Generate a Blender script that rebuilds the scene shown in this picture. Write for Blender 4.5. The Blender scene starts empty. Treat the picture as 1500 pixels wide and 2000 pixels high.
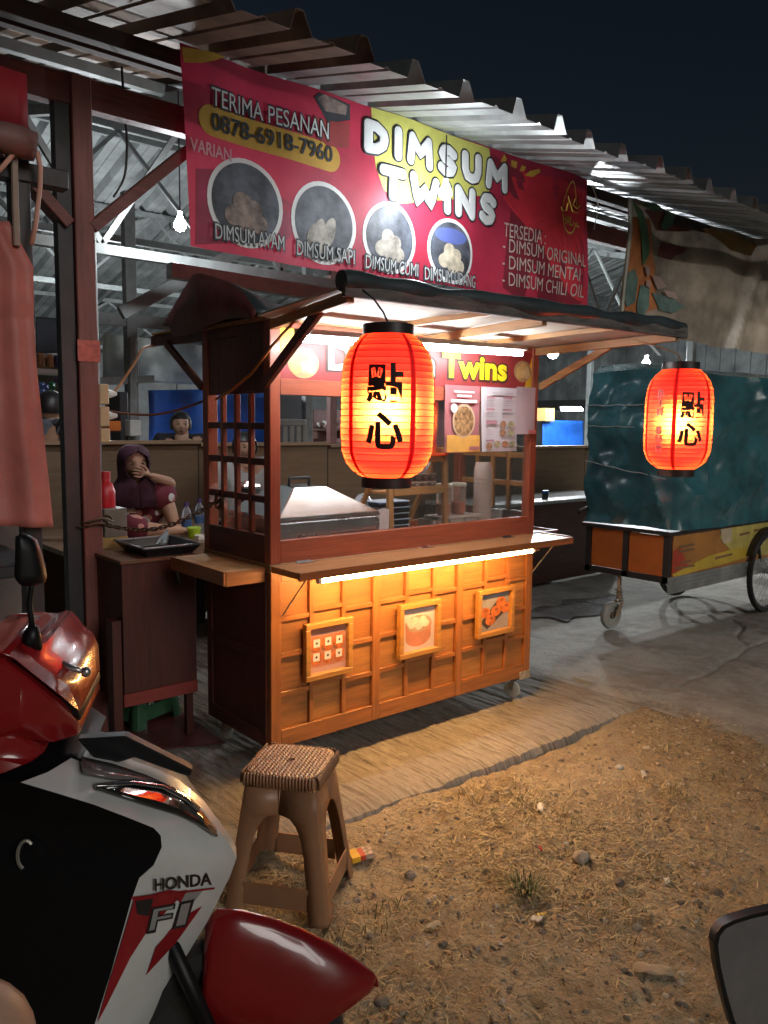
import bpy, bmesh, math, random
import numpy as np
from mathutils import Vector, Matrix
random.seed(7); rng = np.random.default_rng(7)
R_ = math.radians
S = bpy.context.scene
COL = S.collection
# ------------------------------------------------------------------ camera
CAM = np.array([-1.7566, -2.7917, 1.5]); FPX = 1578.13
PIT, ROL, YAW = 0.108573, 0.011739, 0.702170
_fw = np.array([math.sin(YAW)*math.cos(PIT), math.cos(YAW)*math.cos(PIT), -math.sin(PIT)])
_rt = np.array([math.cos(YAW), -math.sin(YAW), 0.0]); _up = np.cross(_rt, _fw)
_r2 = _rt*math.cos(ROL)+_up*math.sin(ROL); _u2 = -_rt*math.sin(ROL)+_up*math.cos(ROL)
cd = bpy.data.cameras.new('camera'); cam = bpy.data.objects.new('camera', cd); COL.objects.link(cam)
cam.matrix_world = Matrix(((_r2[0], _u2[0], -_fw[0], CAM[0]), (_r2[1], _u2[1], -_fw[1], CAM[1]),
                           (_r2[2], _u2[2], -_fw[2], CAM[2]), (0, 0, 0, 1)))
cd.sensor_fit = 'VERTICAL'; cd.sensor_height = 32.0; cd.lens = 32.0*FPX/2000.0
cd.clip_start = 0.05; cd.clip_end = 500
S.camera = cam
def ray(x, y): return _fw + _r2*(x-750)/FPX - _u2*(y-1000)/FPX
def at(x, y, ax, v):                     # photo pixel -> point on an axis plane
    d = ray(x, y); i = 'XYZ'.index(ax); return CAM + d*((v-CAM[i])/d[i])
def dp(x, y, t): return CAM + ray(x, y)*t # photo pixel at a distance along the view
# ------------------------------------------------------------------ world, added fill light, exposure
w = bpy.data.worlds.new('World'); S.world = w; w.use_nodes = True
nt = w.node_tree; bg = nt.nodes['Background']
sky = nt.nodes.new('ShaderNodeTexSky'); sky.sky_type = 'NISHITA'; sky.sun_disc = False
FILL_EL, FILL_AZ = R_(21), R_(180)       # azimuth clockwise from +Y
sky.sun_elevation = FILL_EL; sky.sun_rotation = FILL_AZ
nt.links.new(sky.outputs[0], bg.inputs[0]); bg.inputs[1].default_value = 0.0030
ld = bpy.data.lights.new('fill_sun', 'SUN'); ld.energy = 0.74; ld.specular_factor = .25; ld.angle = R_(25); ld.color = (1.0, 0.96, 0.90)  # wide sun added as fill, standing in for an unseen lamp behind the camera
lo = bpy.data.objects.new('fill_sun', ld); COL.objects.link(lo)
_d = Vector((math.sin(FILL_AZ)*math.cos(FILL_EL), math.cos(FILL_AZ)*math.cos(FILL_EL), math.sin(FILL_EL)))
lo.rotation_euler = _d.to_track_quat('Z', 'Y').to_euler(); lo.location = (0, -3, 8)
S.view_settings.view_transform = 'Standard'; S.view_settings.look = 'None'
S.view_settings.exposure = 0.35; S.view_settings.gamma = 1.0
S.render.engine = 'CYCLES'
S.cycles.use_denoising = True; S.cycles.max_bounces = 8; S.cycles.diffuse_bounces = 4
S.cycles.transmission_bounces = 6; S.cycles.transparent_max_bounces = 12
S.cycles.sample_clamp_indirect = 4.0; S.cycles.caustics_reflective = False; S.cycles.caustics_refractive = False

# ------------------------------------------------------------------ helpers
OFF = {}
def tag(o, label=None, cat=None, group=None, kind=None):
    if label: o['label'] = label
    if cat: o['category'] = cat
    if group: o['group'] = group
    if kind: o['kind'] = kind
    return o
def thing(name, loc, label, cat, group=None):
    o = bpy.data.objects.new(name, None); COL.objects.link(o); o.location = Vector([float(v) for v in loc])
    o.empty_display_size = 0.05
    OFF[o.name] = np.array(loc, float); return tag(o, label, cat, group)
def copy_tree(o, parent=None):
    c = o.copy(); COL.objects.link(c)
    if parent is not None: c.parent = parent
    OFF[c.name] = OFF.get(o.name, np.zeros(3)).copy()
    for ch in list(o.children): copy_tree(ch, c)
    return c
class MB:
    def __init__(s): s.v = []; s.f = []; s.m = []; s.mi = 0
    def add(s, vs, fs):
        b = len(s.v); s.v += np.asarray(vs, float).tolist() if len(vs) > 40 else [(float(p[0]), float(p[1]), float(p[2])) for p in vs]
        s.f += list(fs) if b == 0 else [tuple(i+b for i in f) for f in fs]; s.m += [s.mi]*len(fs)
        return s
    def box(s, x0, x1, y0, y1, z0, z1):
        v = [(x0,y0,z0),(x1,y0,z0),(x1,y1,z0),(x0,y1,z0),(x0,y0,z1),(x1,y0,z1),(x1,y1,z1),(x0,y1,z1)]
        return s.add(v, [(3,2,1,0),(4,5,6,7),(0,1,5,4),(1,2,6,5),(2,3,7,6),(3,0,4,7)])
    def bar(s, p, q, w, h, up=(0,0,1)):
        p = np.array(p, float); q = np.array(q, float); d = (q-p)/np.linalg.norm(q-p)
        up = np.array(up, float)
        if abs(d@up) > .97: up = np.array((1., 0, 0))
        a = np.cross(d, up); a /= np.linalg.norm(a); b = np.cross(a, d)
        v = [e+i*a*w/2+j*b*h/2 for e in (p, q) for i, j in ((-1,-1),(1,-1),(1,1),(-1,1))]
        return s.add(v, [(0,1,2,3),(7,6,5,4),(1,0,4,5),(2,1,5,6),(3,2,6,7),(0,3,7,4)])
    def tube(s, pts, r, n=8, caps=True):
        pts = [np.array(p, float) for p in pts]; rs = r if hasattr(r, '__len__') else [r]*len(pts)
        vs = []; ref = None
        for i, p in enumerate(pts):
            d = pts[min(i+1, len(pts)-1)]-pts[max(i-1, 0)]; d /= (np.linalg.norm(d)+1e-12)
            if ref is None: ref = np.array((0, 0, 1.)) if abs(d[2]) < .9 else np.array((1., 0, 0))
            a = np.cross(d, ref); a /= (np.linalg.norm(a)+1e-12); b = np.cross(a, d); ref = b
            vs += [p+rs[i]*(a*math.cos(k*2*math.pi/n)+b*math.sin(k*2*math.pi/n)) for k in range(n)]
        fs = [(i*n+k, i*n+(k+1) % n, (i+1)*n+(k+1) % n, (i+1)*n+k) for i in range(len(pts)-1) for k in range(n)]
        if caps: fs += [tuple(range(n))[::-1], tuple(range((len(pts)-1)*n, len(pts)*n))]
        return s.add(vs, fs)
    def lathe(s, prof, c=(0,0,0), n=24, ax=(0,0,1)):   # prof: (radius, height)
        ax = np.array(ax, float); ax /= np.linalg.norm(ax); c = np.array(c, float)
        r0 = np.array((1., 0, 0)) if abs(ax[0]) < .9 else np.array((0, 1., 0))
        a = np.cross(ax, r0); a /= np.linalg.norm(a); b = np.cross(ax, a)
        vs = [c+ax*h+r*(a*math.cos(k*2*math.pi/n)+b*math.sin(k*2*math.pi/n)) for r, h in prof for k in range(n)]
        m = len(prof); fs = [(i*n+k, i*n+(k+1) % n, (i+1)*n+(k+1) % n, (i+1)*n+k) for i in range(m-1) for k in range(n)]
        if prof[0][0] > 1e-6: fs.append(tuple(range(n))[::-1])
        if prof[-1][0] > 1e-6: fs.append(tuple(range((m-1)*n, m*n)))
        return s.add(vs, fs)
    def poly(s, pts, thick=None):           # flat polygon, optional extrusion vector
        n = len(pts)
        if thick is None: return s.add(pts, [tuple(range(n))])
        t = np.array(thick, float); v = [np.array(p, float) for p in pts]; v += [p+t for p in v]
        return s.add(v, [tuple(range(n))[::-1], tuple(range(n, 2*n))]+[(i, (i+1) % n, n+(i+1) % n, n+i) for i in range(n)])
    def grid(s, P):                         # P[i][j] points
        P = np.asarray(P, float); a, b = P.shape[:2]
        return s.add(P.reshape(-1, 3), [(i*b+j, i*b+j+1, (i+1)*b+j+1, (i+1)*b+j) for i in range(a-1) for j in range(b-1)])
    def ball(s, c, r, n=8, m=6, sq=(1,1,1)):
        c = np.array(c, float); sq = np.array(sq, float); vs = [c+np.array((0,0,-r))*sq]
        for i in range(1, m):
            ph = -math.pi/2+math.pi*i/m
            vs += [c+sq*r*np.array((math.cos(ph)*math.cos(k*2*math.pi/n), math.cos(ph)*math.sin(k*2*math.pi/n), math.sin(ph))) for k in range(n)]
        vs.append(c+np.array((0,0,r))*sq); L = len(vs)-1
        fs = [(0, 1+(k+1) % n, 1+k) for k in range(n)]
        fs += [(1+i*n+k, 1+i*n+(k+1) % n, 1+(i+1)*n+(k+1) % n, 1+(i+1)*n+k) for i in range(m-2) for k in range(n)]
        fs += [(1+(m-2)*n+k, 1+(m-2)*n+(k+1) % n, L) for k in range(n)]
        return s.add(vs, fs)
    def build(s, name, mat, parent=None, smooth=False, bevel=0, fix=True, solid=0, sub=0):
        off = OFF.get(parent.name, np.zeros(3)) if parent is not None else np.zeros(3)
        me = bpy.data.meshes.new(name)
        V = np.array(s.v, float)-off
        me.from_pydata(V.tolist(), [], s.f)
        mats = mat if isinstance(mat, (list, tuple)) else [mat]
        for mm in mats: me.materials.append(mm)
        if len(mats) > 1: me.polygons.foreach_set('material_index', s.m)
        if fix:
            bm = bmesh.new(); bm.from_mesh(me); bmesh.ops.recalc_face_normals(bm, faces=bm.faces); bm.to_mesh(me); bm.free()
        if smooth is True: me.polygons.foreach_set('use_smooth', [True]*len(me.polygons))
        o = bpy.data.objects.new(name, me); COL.objects.link(o)
        if parent is not None: o.parent = parent
        OFF[o.name] = off.copy()
        if solid: md = o.modifiers.new('t', 'SOLIDIFY'); md.thickness = solid; md.offset = 0
        if bevel: md = o.modifiers.new('b', 'BEVEL'); md.width = bevel; md.segments = 1; md.limit_method = 'ANGLE'
        if sub: md = o.modifiers.new('s', 'SUBSURF'); md.levels = sub; md.render_levels = sub
        if smooth == 'auto':
            me.polygons.foreach_set('use_smooth', [True]*len(me.polygons)); me.set_sharp_from_angle(angle=R_(38))
        return o
def bx(name, mat, parent, *b, bevel=0.0): return MB().box(*b).build(name, mat, parent, bevel=bevel, fix=False)

# ------------------------------------------------------------------ materials
MATS = {}
def srgb(h):
    c = [int(h[i:i+2], 16)/255 for i in (0, 2, 4)]
    return tuple(((v+.055)/1.055)**2.4 if v > .04045 else v/12.92 for v in c)
def M(name, col, rough=.6, metal=0.0, var=.12, vscale=6.0, bump=0.0, bscale=40.0, trans=0.0, coat=0.0, stretch=None, col2=None, rvar=.12, spec=.5):
    if name in MATS: return MATS[name]
    if isinstance(col, str): col = srgb(col)
    m = bpy.data.materials.new(name); m.use_nodes = True; n = m.node_tree.nodes; l = m.node_tree.links
    b = n['Principled BSDF']; b.inputs['Metallic'].default_value = metal; b.inputs['Coat Weight'].default_value = coat
    b.inputs['Specular IOR Level'].default_value = spec
    tc = n.new('ShaderNodeTexCoord'); vec = tc.outputs['Object']
    if stretch:
        mp = n.new('ShaderNodeMapping'); mp.inputs['Scale'].default_value = stretch; l.new(vec, mp.inputs[0]); vec = mp.outputs[0]
    nz = n.new('ShaderNodeTexNoise'); nz.inputs['Scale'].default_value = vscale; nz.inputs['Detail'].default_value = 6
    nz.inputs['Roughness'].default_value = .65; l.new(vec, nz.inputs[0])
    mx = n.new('ShaderNodeMix'); mx.data_type = 'RGBA'
    c2 = col2 if col2 else tuple(max(0, c*(1-2.2*var)) for c in col)
    if isinstance(c2, str): c2 = srgb(c2)
    c1 = tuple(min(1, c*(1+var)) for c in col)
    rp = n.new('ShaderNodeMapRange'); rp.inputs[1].default_value = .3; rp.inputs[2].default_value = .7
    l.new(nz.outputs[0], rp.inputs[0]); l.new(rp.outputs[0], mx.inputs[0])
    mx.inputs[6].default_value = (*c2, 1); mx.inputs[7].default_value = (*c1, 1)
    l.new(mx.outputs[2], b.inputs['Base Color'])
    rr = n.new('ShaderNodeMapRange'); rr.inputs[3].default_value = min(1, rough+rvar); rr.inputs[4].default_value = max(.03, rough-rvar)
    l.new(nz.outputs[0], rr.inputs[0]); l.new(rr.outputs[0], b.inputs['Roughness'])
    if bump:
        n2 = n.new('ShaderNodeTexNoise'); n2.inputs['Scale'].default_value = bscale; n2.inputs['Detail'].default_value = 4; l.new(vec, n2.inputs[0])
        bp = n.new('ShaderNodeBump'); bp.inputs['Strength'].default_value = bump; bp.inputs['Distance'].default_value = .01
        l.new(n2.outputs[0], bp.inputs['Height']); l.new(bp.outputs[0], b.inputs['Normal'])
    if trans:
        t = n.new('ShaderNodeBsdfTranslucent'); l.new(mx.outputs[2], t.inputs[0]); ms = n.new('ShaderNodeMixShader')
        ms.inputs[0].default_value = trans; l.new(b.outputs[0], ms.inputs[1]); l.new(t.outputs[0], ms.inputs[2])
        l.new(ms.outputs[0], n['Material Output'].inputs[0])
    MATS[name] = m; return m
def EM(name, col, strength):
    m = bpy.data.materials.new(name); m.use_nodes = True; b = m.node_tree.nodes['Principled BSDF']
    b.inputs['Base Color'].default_value = (.8, .8, .8, 1); b.inputs['Emission Color'].default_value = (*col, 1); b.inputs['Emission Strength'].default_value = strength
    return m
def GL(name, tint=(1, 1, 1), rough=.02, w=.9, alpha=None):   # thin clear sheet: see-through with a gloss layer
    m = bpy.data.materials.new(name); m.use_nodes = True; n = m.node_tree.nodes; l = m.node_tree.links
    n.remove(n['Principled BSDF']); t = n.new('ShaderNodeBsdfTransparent'); t.inputs[0].default_value = (*tint, 1)
    g = n.new('ShaderNodeBsdfGlossy'); g.inputs['Roughness'].default_value = rough; g.inputs[0].default_value = (1, 1, 1, 1)
    fr = n.new('ShaderNodeFresnel'); fr.inputs[0].default_value = 1.45
    ml = n.new('ShaderNodeMath'); ml.operation = 'MULTIPLY_ADD'; ml.inputs[1].default_value = w; ml.inputs[2].default_value = 0 if alpha is None else alpha
    l.new(fr.outputs[0], ml.inputs[0]); ms = n.new('ShaderNodeMixShader'); l.new(ml.outputs[0], ms.inputs[0])
    l.new(t.outputs[0], ms.inputs[1])
    if alpha is None: l.new(g.outputs[0], ms.inputs[2])
    else:
        d = n.new('ShaderNodeBsdfPrincipled'); d.inputs['Base Color'].default_value = (*tint, 1); d.inputs['Roughness'].default_value = .25
        l.new(d.outputs[0], ms.inputs[2])
    l.new(ms.outputs[0], n['Material Output'].inputs[0]); return m
def wood(name, col, axis='X', dark=.5, rough=.5, coat=.0, scale=1.0):
    st = {'X': (1.2, 16, 16), 'Y': (16, 1.2, 16), 'Z': (16, 16, 1.2)}[axis]
    c = srgb(col) if isinstance(col, str) else col
    return M(name, c, rough=rough, var=.1, vscale=3.0*scale, stretch=st, col2=tuple(v*dark for v in c), bump=.12, bscale=14, coat=coat)

# ------------------------------------------------------------------ lettering
def text_mesh(s, size, off=0.0, align='CENTER', space=1.0, sx=1.0, res=3):
    c = bpy.data.curves.new('t', 'FONT'); c.body = s; c.size = size; c.offset = off; c.align_x = align; c.space_character = space
    c.resolution_u = res; c.align_y = 'CENTER'
    o = bpy.data.objects.new('t', c); COL.objects.link(o); bpy.context.view_layer.update()
    me = bpy.data.meshes.new_from_object(o.evaluated_get(bpy.context.evaluated_depsgraph_get()))
    bpy.data.objects.remove(o); bpy.data.curves.remove(c)
    bm = bmesh.new(); bm.from_mesh(me); bmesh.ops.remove_doubles(bm, verts=bm.verts, dist=1e-5)
    bmesh.ops.triangulate(bm, faces=bm.faces)
    bm.verts.ensure_lookup_table()
    v = np.array([(p.co.x*sx, p.co.y) for p in bm.verts]).reshape(-1, 2); f = [tuple(p.index for p in q.verts) for q in bm.faces]
    bm.free(); bpy.data.meshes.remove(me); return v, f
def lettering(s, o, xd, yd, size, mat, parent, off=0.0, align='CENTER', space=1.0, sx=1.0, name='lettering', warp=None, rot=0.0, maxw=None, fit=None, cut=None):
    v, f = text_mesh(s, size, off, align, space, sx)
    if len(v) == 0: return None
    if fit:                                   # stretch to a width and height
        lo, hi = v.min(0), v.max(0); v = (v-(lo+hi)/2)*np.array(fit)/(hi-lo)
    if rot: cr, sr = math.cos(rot), math.sin(rot); v = v@np.array([[cr, sr], [-sr, cr]])
    o = np.array(o, float); xd = np.array(xd, float); yd = np.array(yd, float)
    P = o+v[:, :1]*xd+v[:, 1:]*yd
    if warp is not None: P = warp(P)
    return MB().add(P, f).build(name, mat, parent, fix=False)
def disc(mb, c, xd, yd, rx, ry, n=28, a0=0, a1=2*math.pi):
    c = np.array(c, float); xd = np.array(xd, float); yd = np.array(yd, float)
    return mb.poly([c+xd*rx*math.cos(a0+(a1-a0)*k/n)+yd*ry*math.sin(a0+(a1-a0)*k/n) for k in range(n)])
XD, ZD, YD = np.array((1., 0, 0)), np.array((0, 0, 1.)), np.array((0, 1., 0))
def vnoise(x, y, seed=0):
    x = np.asarray(x, float); y = np.asarray(y, float)
    xi = np.floor(x).astype(int); yi = np.floor(y).astype(int); fx = x-xi; fy = y-yi
    fx = fx*fx*(3-2*fx); fy = fy*fy*(3-2*fy)
    def h(a, b):
        n = (a*374761393+b*668265263+seed*982451653) & 0x7fffffff; n = (n ^ (n >> 13))*1274126177 & 0x7fffffff
        return ((n ^ (n >> 16)) & 0xffff)/65535.0
    return (h(xi, yi)*(1-fx)+h(xi+1, yi)*fx)*(1-fy)+(h(xi, yi+1)*(1-fx)+h(xi+1, yi+1)*fx)*fy
def fbm(x, y, o=4, seed=0):
    r = 0; a = .5
    for k in range(o): r = r+a*(vnoise(x*2**k, y*2**k, seed+k)-.5); a *= .5
    return r
# ================================================================== GROUND
def gspace(a, b, step, lo, hi, g=1.35):
    m = list(np.arange(a, b+1e-6, step)); s = step
    l = []; x = a
    while x > lo: s *= g; x -= s; l.append(x)
    s = step; r = []; x = b
    while x < hi: s *= g; x += s; r.append(x)
    return np.array(l[::-1]+m+r)
def dirt_z(x, y):
    e = np.clip((-.47-y)/.10, 0, 1)
    z = -.062+.05*fbm(x*1.1, y*1.1, 3, 3)+.030*fbm(x*5, y*5, 3, 11)+.038*fbm(x*20, y*20, 3, 21)*np.clip((4-abs(y))/2, 0, 1)
    nr = np.exp(-np.clip(-.47-y, 0, 9)/.11); z = z+nr*(.012+.034*np.clip((.95-x)/.7, 0, 1))
    k = np.clip((x-1.3)/.75, 0, 1); k = k*k*(3-2*k)
    z = z*(1-k)+k*(-.016+.012*fbm(x*9, y*9, 3, 5)-.03*np.clip((x-2.2)/.2, 0, 1))
    return np.where((y > -.38) & (x < 2.0), -.11, z)
m_dirt = bpy.data.materials.new('dry_dirt'); m_dirt.use_nodes = True
def dirt_nodes(m, cols, rough, bumps):
    n = m.node_tree.nodes; l = m.node_tree.links; b = n['Principled BSDF']; tc = n.new('ShaderNodeTexCoord')
    prev = None
    for i, (sc, c, lo, hi, *mp_) in enumerate(cols):
        if prev is None:
            prev = n.new('ShaderNodeRGB'); prev.outputs[0].default_value = (*c, 1); prev = prev.outputs[0]; continue
        z = n.new('ShaderNodeTexNoise'); z.inputs['Scale'].default_value = sc; z.inputs['Detail'].default_value = 8; z.inputs['Roughness'].default_value = .7
        vv = tc.outputs['Object']
        if mp_: mq = n.new('ShaderNodeMapping'); mq.inputs['Scale'].default_value = mp_[0]; mq.inputs['Rotation'].default_value = (0, 0, mp_[1]); l.new(vv, mq.inputs[0]); vv = mq.outputs[0]
        l.new(vv, z.inputs[0]); mr = n.new('ShaderNodeMapRange'); mr.inputs[1].default_value = lo; mr.inputs[2].default_value = hi
        l.new(z.outputs[0], mr.inputs[0]); mx = n.new('ShaderNodeMix'); mx.data_type = 'RGBA'; l.new(mr.outputs[0], mx.inputs[0])
        l.new(prev, mx.inputs[6]); mx.inputs[7].default_value = (*c, 1); prev = mx.outputs[2]
    l.new(prev, b.inputs['Base Color']); b.inputs['Roughness'].default_value = rough; b.inputs['Specular IOR Level'].default_value = .25
    nrm = None
    for sc, st, dist in bumps:
        z = n.new('ShaderNodeTexNoise'); z.inputs['Scale'].default_value = sc; z.inputs['Detail'].default_value = 6; l.new(tc.outputs['Object'], z.inputs[0])
        bp = n.new('ShaderNodeBump'); bp.inputs['Strength'].default_value = st; bp.inputs['Distance'].default_value = dist; l.new(z.outputs[0], bp.inputs['Height'])
        if nrm is not None: l.new(nrm, bp.inputs['Normal'])
        nrm = bp.outputs[0]
    l.new(nrm, b.inputs['Normal'])
dirt_nodes(m_dirt, [(0, (.40, .315, .20), 0, 0), (3.2, (.28, .21, .13), .45, .62), (14, (.47, .385, .26), .52, .68), (60, (.17, .12, .075), .55, .7), (1.6, (.33, .26, .17), .5, .6)], .95,
           [(45, .9, .03), (160, .8, .009)])
xs = gspace(-1.6, 2.3, .015, -70, 70); ys = gspace(-2.6, -.34, .015, -70, 90)
X, Y = np.meshgrid(xs, ys, indexing='ij')
tag(MB().grid(np.stack([X, Y, dirt_z(X, Y)], -1)).build('dirt_ground', m_dirt, smooth=True, fix=False), kind='structure')
# --- ribbed concrete slab
m_conc = bpy.data.materials.new('brushed_concrete'); m_conc.use_nodes = True
dirt_nodes(m_conc, [(0, (.30, .28, .24), 0, 0), (2.0, (.22, .205, .175), .42, .62), (18, (.35, .33, .29), .5, .7), (.9, (.25, .23, .195), .5, .6), (70, (.2, .185, .16), .58, .72), (1.0, (.12, .10, .078), .50, .64, (52, 4.5, 1), -.10), (1.0, (.15, .13, .105), .52, .64, (95, 9, 1), -.06)], .85,
           [(60, .45, .01), (220, .35, .003)])
def rib(x, y):
    xx = x+.035*fbm(y*2.2, x*1.3, 3, 41)+.02*y
    a = vnoise(xx*36, y*1.5, 44)*.6+vnoise(xx*70+5, y*3.2, 45)*.4; amp = .35+1.5*np.clip(fbm(xx*3, y*2.0, 3, 47)+.45, 0, 1)
    g = np.clip((.62-a)*3.2, -.35, 1)
    return -.0058*amp*(g+.35)+.008*fbm(x*3, y*3, 3, 50)-.045*np.clip(fbm(xx*15, y*1.1, 3, 61)-.13, 0, .3)+.006*fbm(xx*30, y*2.5, 2, 66)
xs = np.concatenate([gspace(-.55, -.5, .007, -16, -.5, 1.25)[:-1], np.arange(-.5, 2.07, .0068), [2.07]])
yf = gspace(-.45, 1.1, .045, -.45, 40, 1.3); yf = yf[yf >= -.4501]
X, Y = np.meshgrid(xs, yf, indexing='ij')
ew = np.clip((-.25-Y)/.2, 0, 1)
Yw = Y+ew*(.05*fbm(X*2.3, X*0, 4, 71)+.015*fbm(X*14, X*0, 2, 73))
Z = rib(X, Y)*np.clip(1.25-np.abs(X-.8)*.28, .2, 1)-.012*np.clip((-.40-Y)/.05, 0, 1)
nx, ny = X.shape
G = np.stack([X, Yw, Z], -1)
skirt = np.stack([X[:, 0], Yw[:, 0]-.012-.02*np.abs(fbm(X[:, 0]*9, X[:, 0]*0, 3, 77)), np.full(nx, -.13)], -1)[:, None, :]
mid = np.stack([X[:, 0], Yw[:, 0]-.010-.03*np.abs(fbm(X[:, 0]*6, X[:, 0]*0+3, 3, 79)), np.full(nx, -.045)], -1)[:, None, :]
G = np.concatenate([skirt, mid, G], 1)
end = G[-1:].copy(); end[..., 2] = -.13; end[..., 0] += .012
tag(MB().grid(np.concatenate([G, end], 0)).build('concrete_slab', m_conc, smooth='auto', fix=False), kind='structure')
# --- cracked yard to the right of the slab
crk = [[at(x, y, 'Z', 0)[:2] for x, y in q] for q in (((1322, 1338), (1345, 1325), (1372, 1318), (1398, 1305), (1408, 1292), (1436, 1282), (1462, 1262), (1485, 1255), (1530, 1238)),
       ((1408, 1292), (1428, 1300), (1452, 1315), (1476, 1322), (1510, 1336), (1560, 1372)), ((1462, 1262), (1440, 1240), (1452, 1222), (1430, 1208)))]
xs = gspace(2.07, 5.2, .016, 2.07, 120, 1.25); xs = xs[xs > 2.06]; ys = gspace(-1.9, 1.3, .016, -60, 90, 1.3)
X, Y = np.meshgrid(xs, ys, indexing='ij'); D = np.full(X.shape, 9.0)
Xj = X+.02*fbm(X*16, Y*16, 3, 81); Yj = Y+.02*fbm(X*16+9, Y*16, 3, 83)
for q in crk:
    for a, b in zip(q[:-1], q[1:]):
        d = b-a; t = np.clip(((Xj-a[0])*d[0]+(Yj-a[1])*d[1])/(d@d), 0, 1); D = np.minimum(D, np.hypot(Xj-a[0]-t*d[0], Yj-a[1]-t*d[1]))
Z = -.007+.014*fbm(X*1.6, Y*1.6, 4, 91)+.006*fbm(X*12, Y*12, 3, 93)-.02*np.clip(1-D/.02, 0, 1)
Z = Z-.03*np.clip((2.3-X)/.25, 0, 1)*np.clip(fbm(X*3, Y*2, 3, 95)*3+.25, 0, 1)
m_yard = bpy.data.materials.new('worn_concrete'); m_yard.use_nodes = True
dirt_nodes(m_yard, [(0, (.36, .335, .29), 0, 0), (1.1, (.24, .22, .19), .45, .6), (9, (.36, .345, .31), .5, .68), (2.6, (.22, .2, .17), .52, .62), (50, (.15, .135, .115), .58, .72)], .8,
           [(40, .5, .012), (170, .4, .004)])
tag(MB().grid(np.stack([X, Y, Z], -1)).build('concrete_yard', m_yard, smooth=True, fix=False), kind='structure')
# --- wet patch
m_wet = M('water_film', (.22, .21, .20), rough=.16, var=.3)
wp = MB(); c = at(1120, 1190, 'Z', 0)
wp.poly([(c[0]+(.55+.12*math.sin(3*a)+.08*math.sin(5*a+1))*math.cos(a), c[1]+(.26+.07*math.sin(2*a+1)+.05*math.sin(7*a))*math.sin(a), .006) for a in np.linspace(0, 2*math.pi, 60)[:-1]])
tag(wp.build('puddle', m_wet, fix=False), 'thin wet patch on the concrete beside the covered cart', 'puddle')
# --- loose stones, straw, grass
def scatter(n, xr, yr, dens=None):
    out = []
    while len(out) < n:
        x = random.uniform(*xr); y = random.uniform(*yr)
        if dens is None or random.random() < dens(x, y): out.append((x, y))
    return out
_gx = np.arange(-3, 4.001, .02); _gy = np.arange(-3.2, .2, .02)
_GZ = dirt_z(*np.meshgrid(_gx, _gy, indexing='ij')); _GS = fbm(*np.meshgrid(_gx*1.6, _gy*1.6, indexing='ij'), 3, 101)
def _look(T, x, y):
    i = min(max(int(round((x+3)/.02)), 0), T.shape[0]-1); j = min(max(int(round((y+3.2)/.02)), 0), T.shape[1]-1); return float(T[i, j])
DZ = lambda x, y: _look(_GZ, x, y)
g_st = [M('pebble', (.34, .28, .21), rough=.9, var=.3, vscale=30), M('pebble_dark', (.19, .155, .12), rough=.9, var=.3, vscale=30), M('pebble_pale', (.52, .45, .35), rough=.9, var=.2, vscale=30)]
mb = MB()
def stone(mb, x, y, z, r):
    a = random.uniform(0, 6.28); s = [random.uniform(.7, 1.3), random.uniform(.6, 1.0), random.uniform(.45, .8)]
    vs = []
    for (px, py, pz) in ((1,0,-.2),(.4,.9,-.1),(-.6,.75,-.2),(-1,-.1,0),(-.4,-.9,-.2),(.6,-.8,0),(.5,.2,.85),(-.35,.4,.9),(-.3,-.45,.8)):
        j = [random.uniform(.75, 1.2) for _ in range(3)]
        qx, qy, qz = px*s[0]*j[0]*r, py*s[1]*j[1]*r, pz*s[2]*j[2]*r
        vs.append((x+qx*math.cos(a)-qy*math.sin(a), y+qx*math.sin(a)+qy*math.cos(a), z+qz+r*.12))
    mb.add(vs, [(0,1,6),(1,7,6),(1,2,7),(2,3,7),(3,8,7),(3,4,8),(4,5,8),(5,6,8),(5,0,6),(6,7,8)])
for x, y in scatter(7000, (-1.3, 2.5), (-2.7, -.5)):
    mb.mi = random.choice((0, 0, 1, 2)); stone(mb, x, y, DZ(x, y), .003+.011*random.random()**3)
for x, y in scatter(130, (-.7, 2.4), (-2.4, -.55)):
    mb.mi = int(random.random() < .3); stone(mb, x, y, DZ(x, y), random.uniform(.010, .019))
mb.mi = 0
tag(mb.build('gravel', g_st, fix=False), 'small stones and grit strewn over the dry dirt', 'gravel', kind='stuff')
m_straw = [M('straw', (.56, .44, .24), rough=.85, var=.3, vscale=20), M('straw_dark', (.22, .16, .08), rough=.9, var=.3, vscale=20), M('grass_blade', (.10, .12, .03), rough=.7, var=.3, vscale=20)]
mb = MB()
def blade(mb, x, y, z, L, wd, a, lift):
    dx, dy = math.cos(a), math.sin(a); nx_, ny_ = -dy*wd, dx*wd
    p = [(0, 0), (.5, .75), (1, 1-lift*.35)]
    vs = []
    for k, (t, h) in enumerate(p):
        q = (x+dx*L*t*(1-lift*.6), y+dy*L*t*(1-lift*.6), z+h*L*lift*.8+.003); ww = (1, .8, .12)[k]
        vs += [(q[0]-nx_*ww, q[1]-ny_*ww, q[2]), (q[0]+nx_*ww, q[1]+ny_*ww, q[2])]
    mb.add(vs, [(0,1,3,2),(2,3,5,4)])
def sd(x, y): return max(.06, min(1, .25+2.6*_look(_GS, x, y)+.5*math.exp(-((x-.55)**2/.5+(y+1.0)**2/.12))))
for x, y in scatter(13000, (-.8, 2.3), (-2.5, -.5), sd):
    mb.mi = 0 if random.random() < .62 else 1
    blade(mb, x, y, DZ(x, y), random.uniform(.015, .06), random.uniform(.001, .0028), random.uniform(0, 6.28), random.uniform(0, .35))
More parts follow.
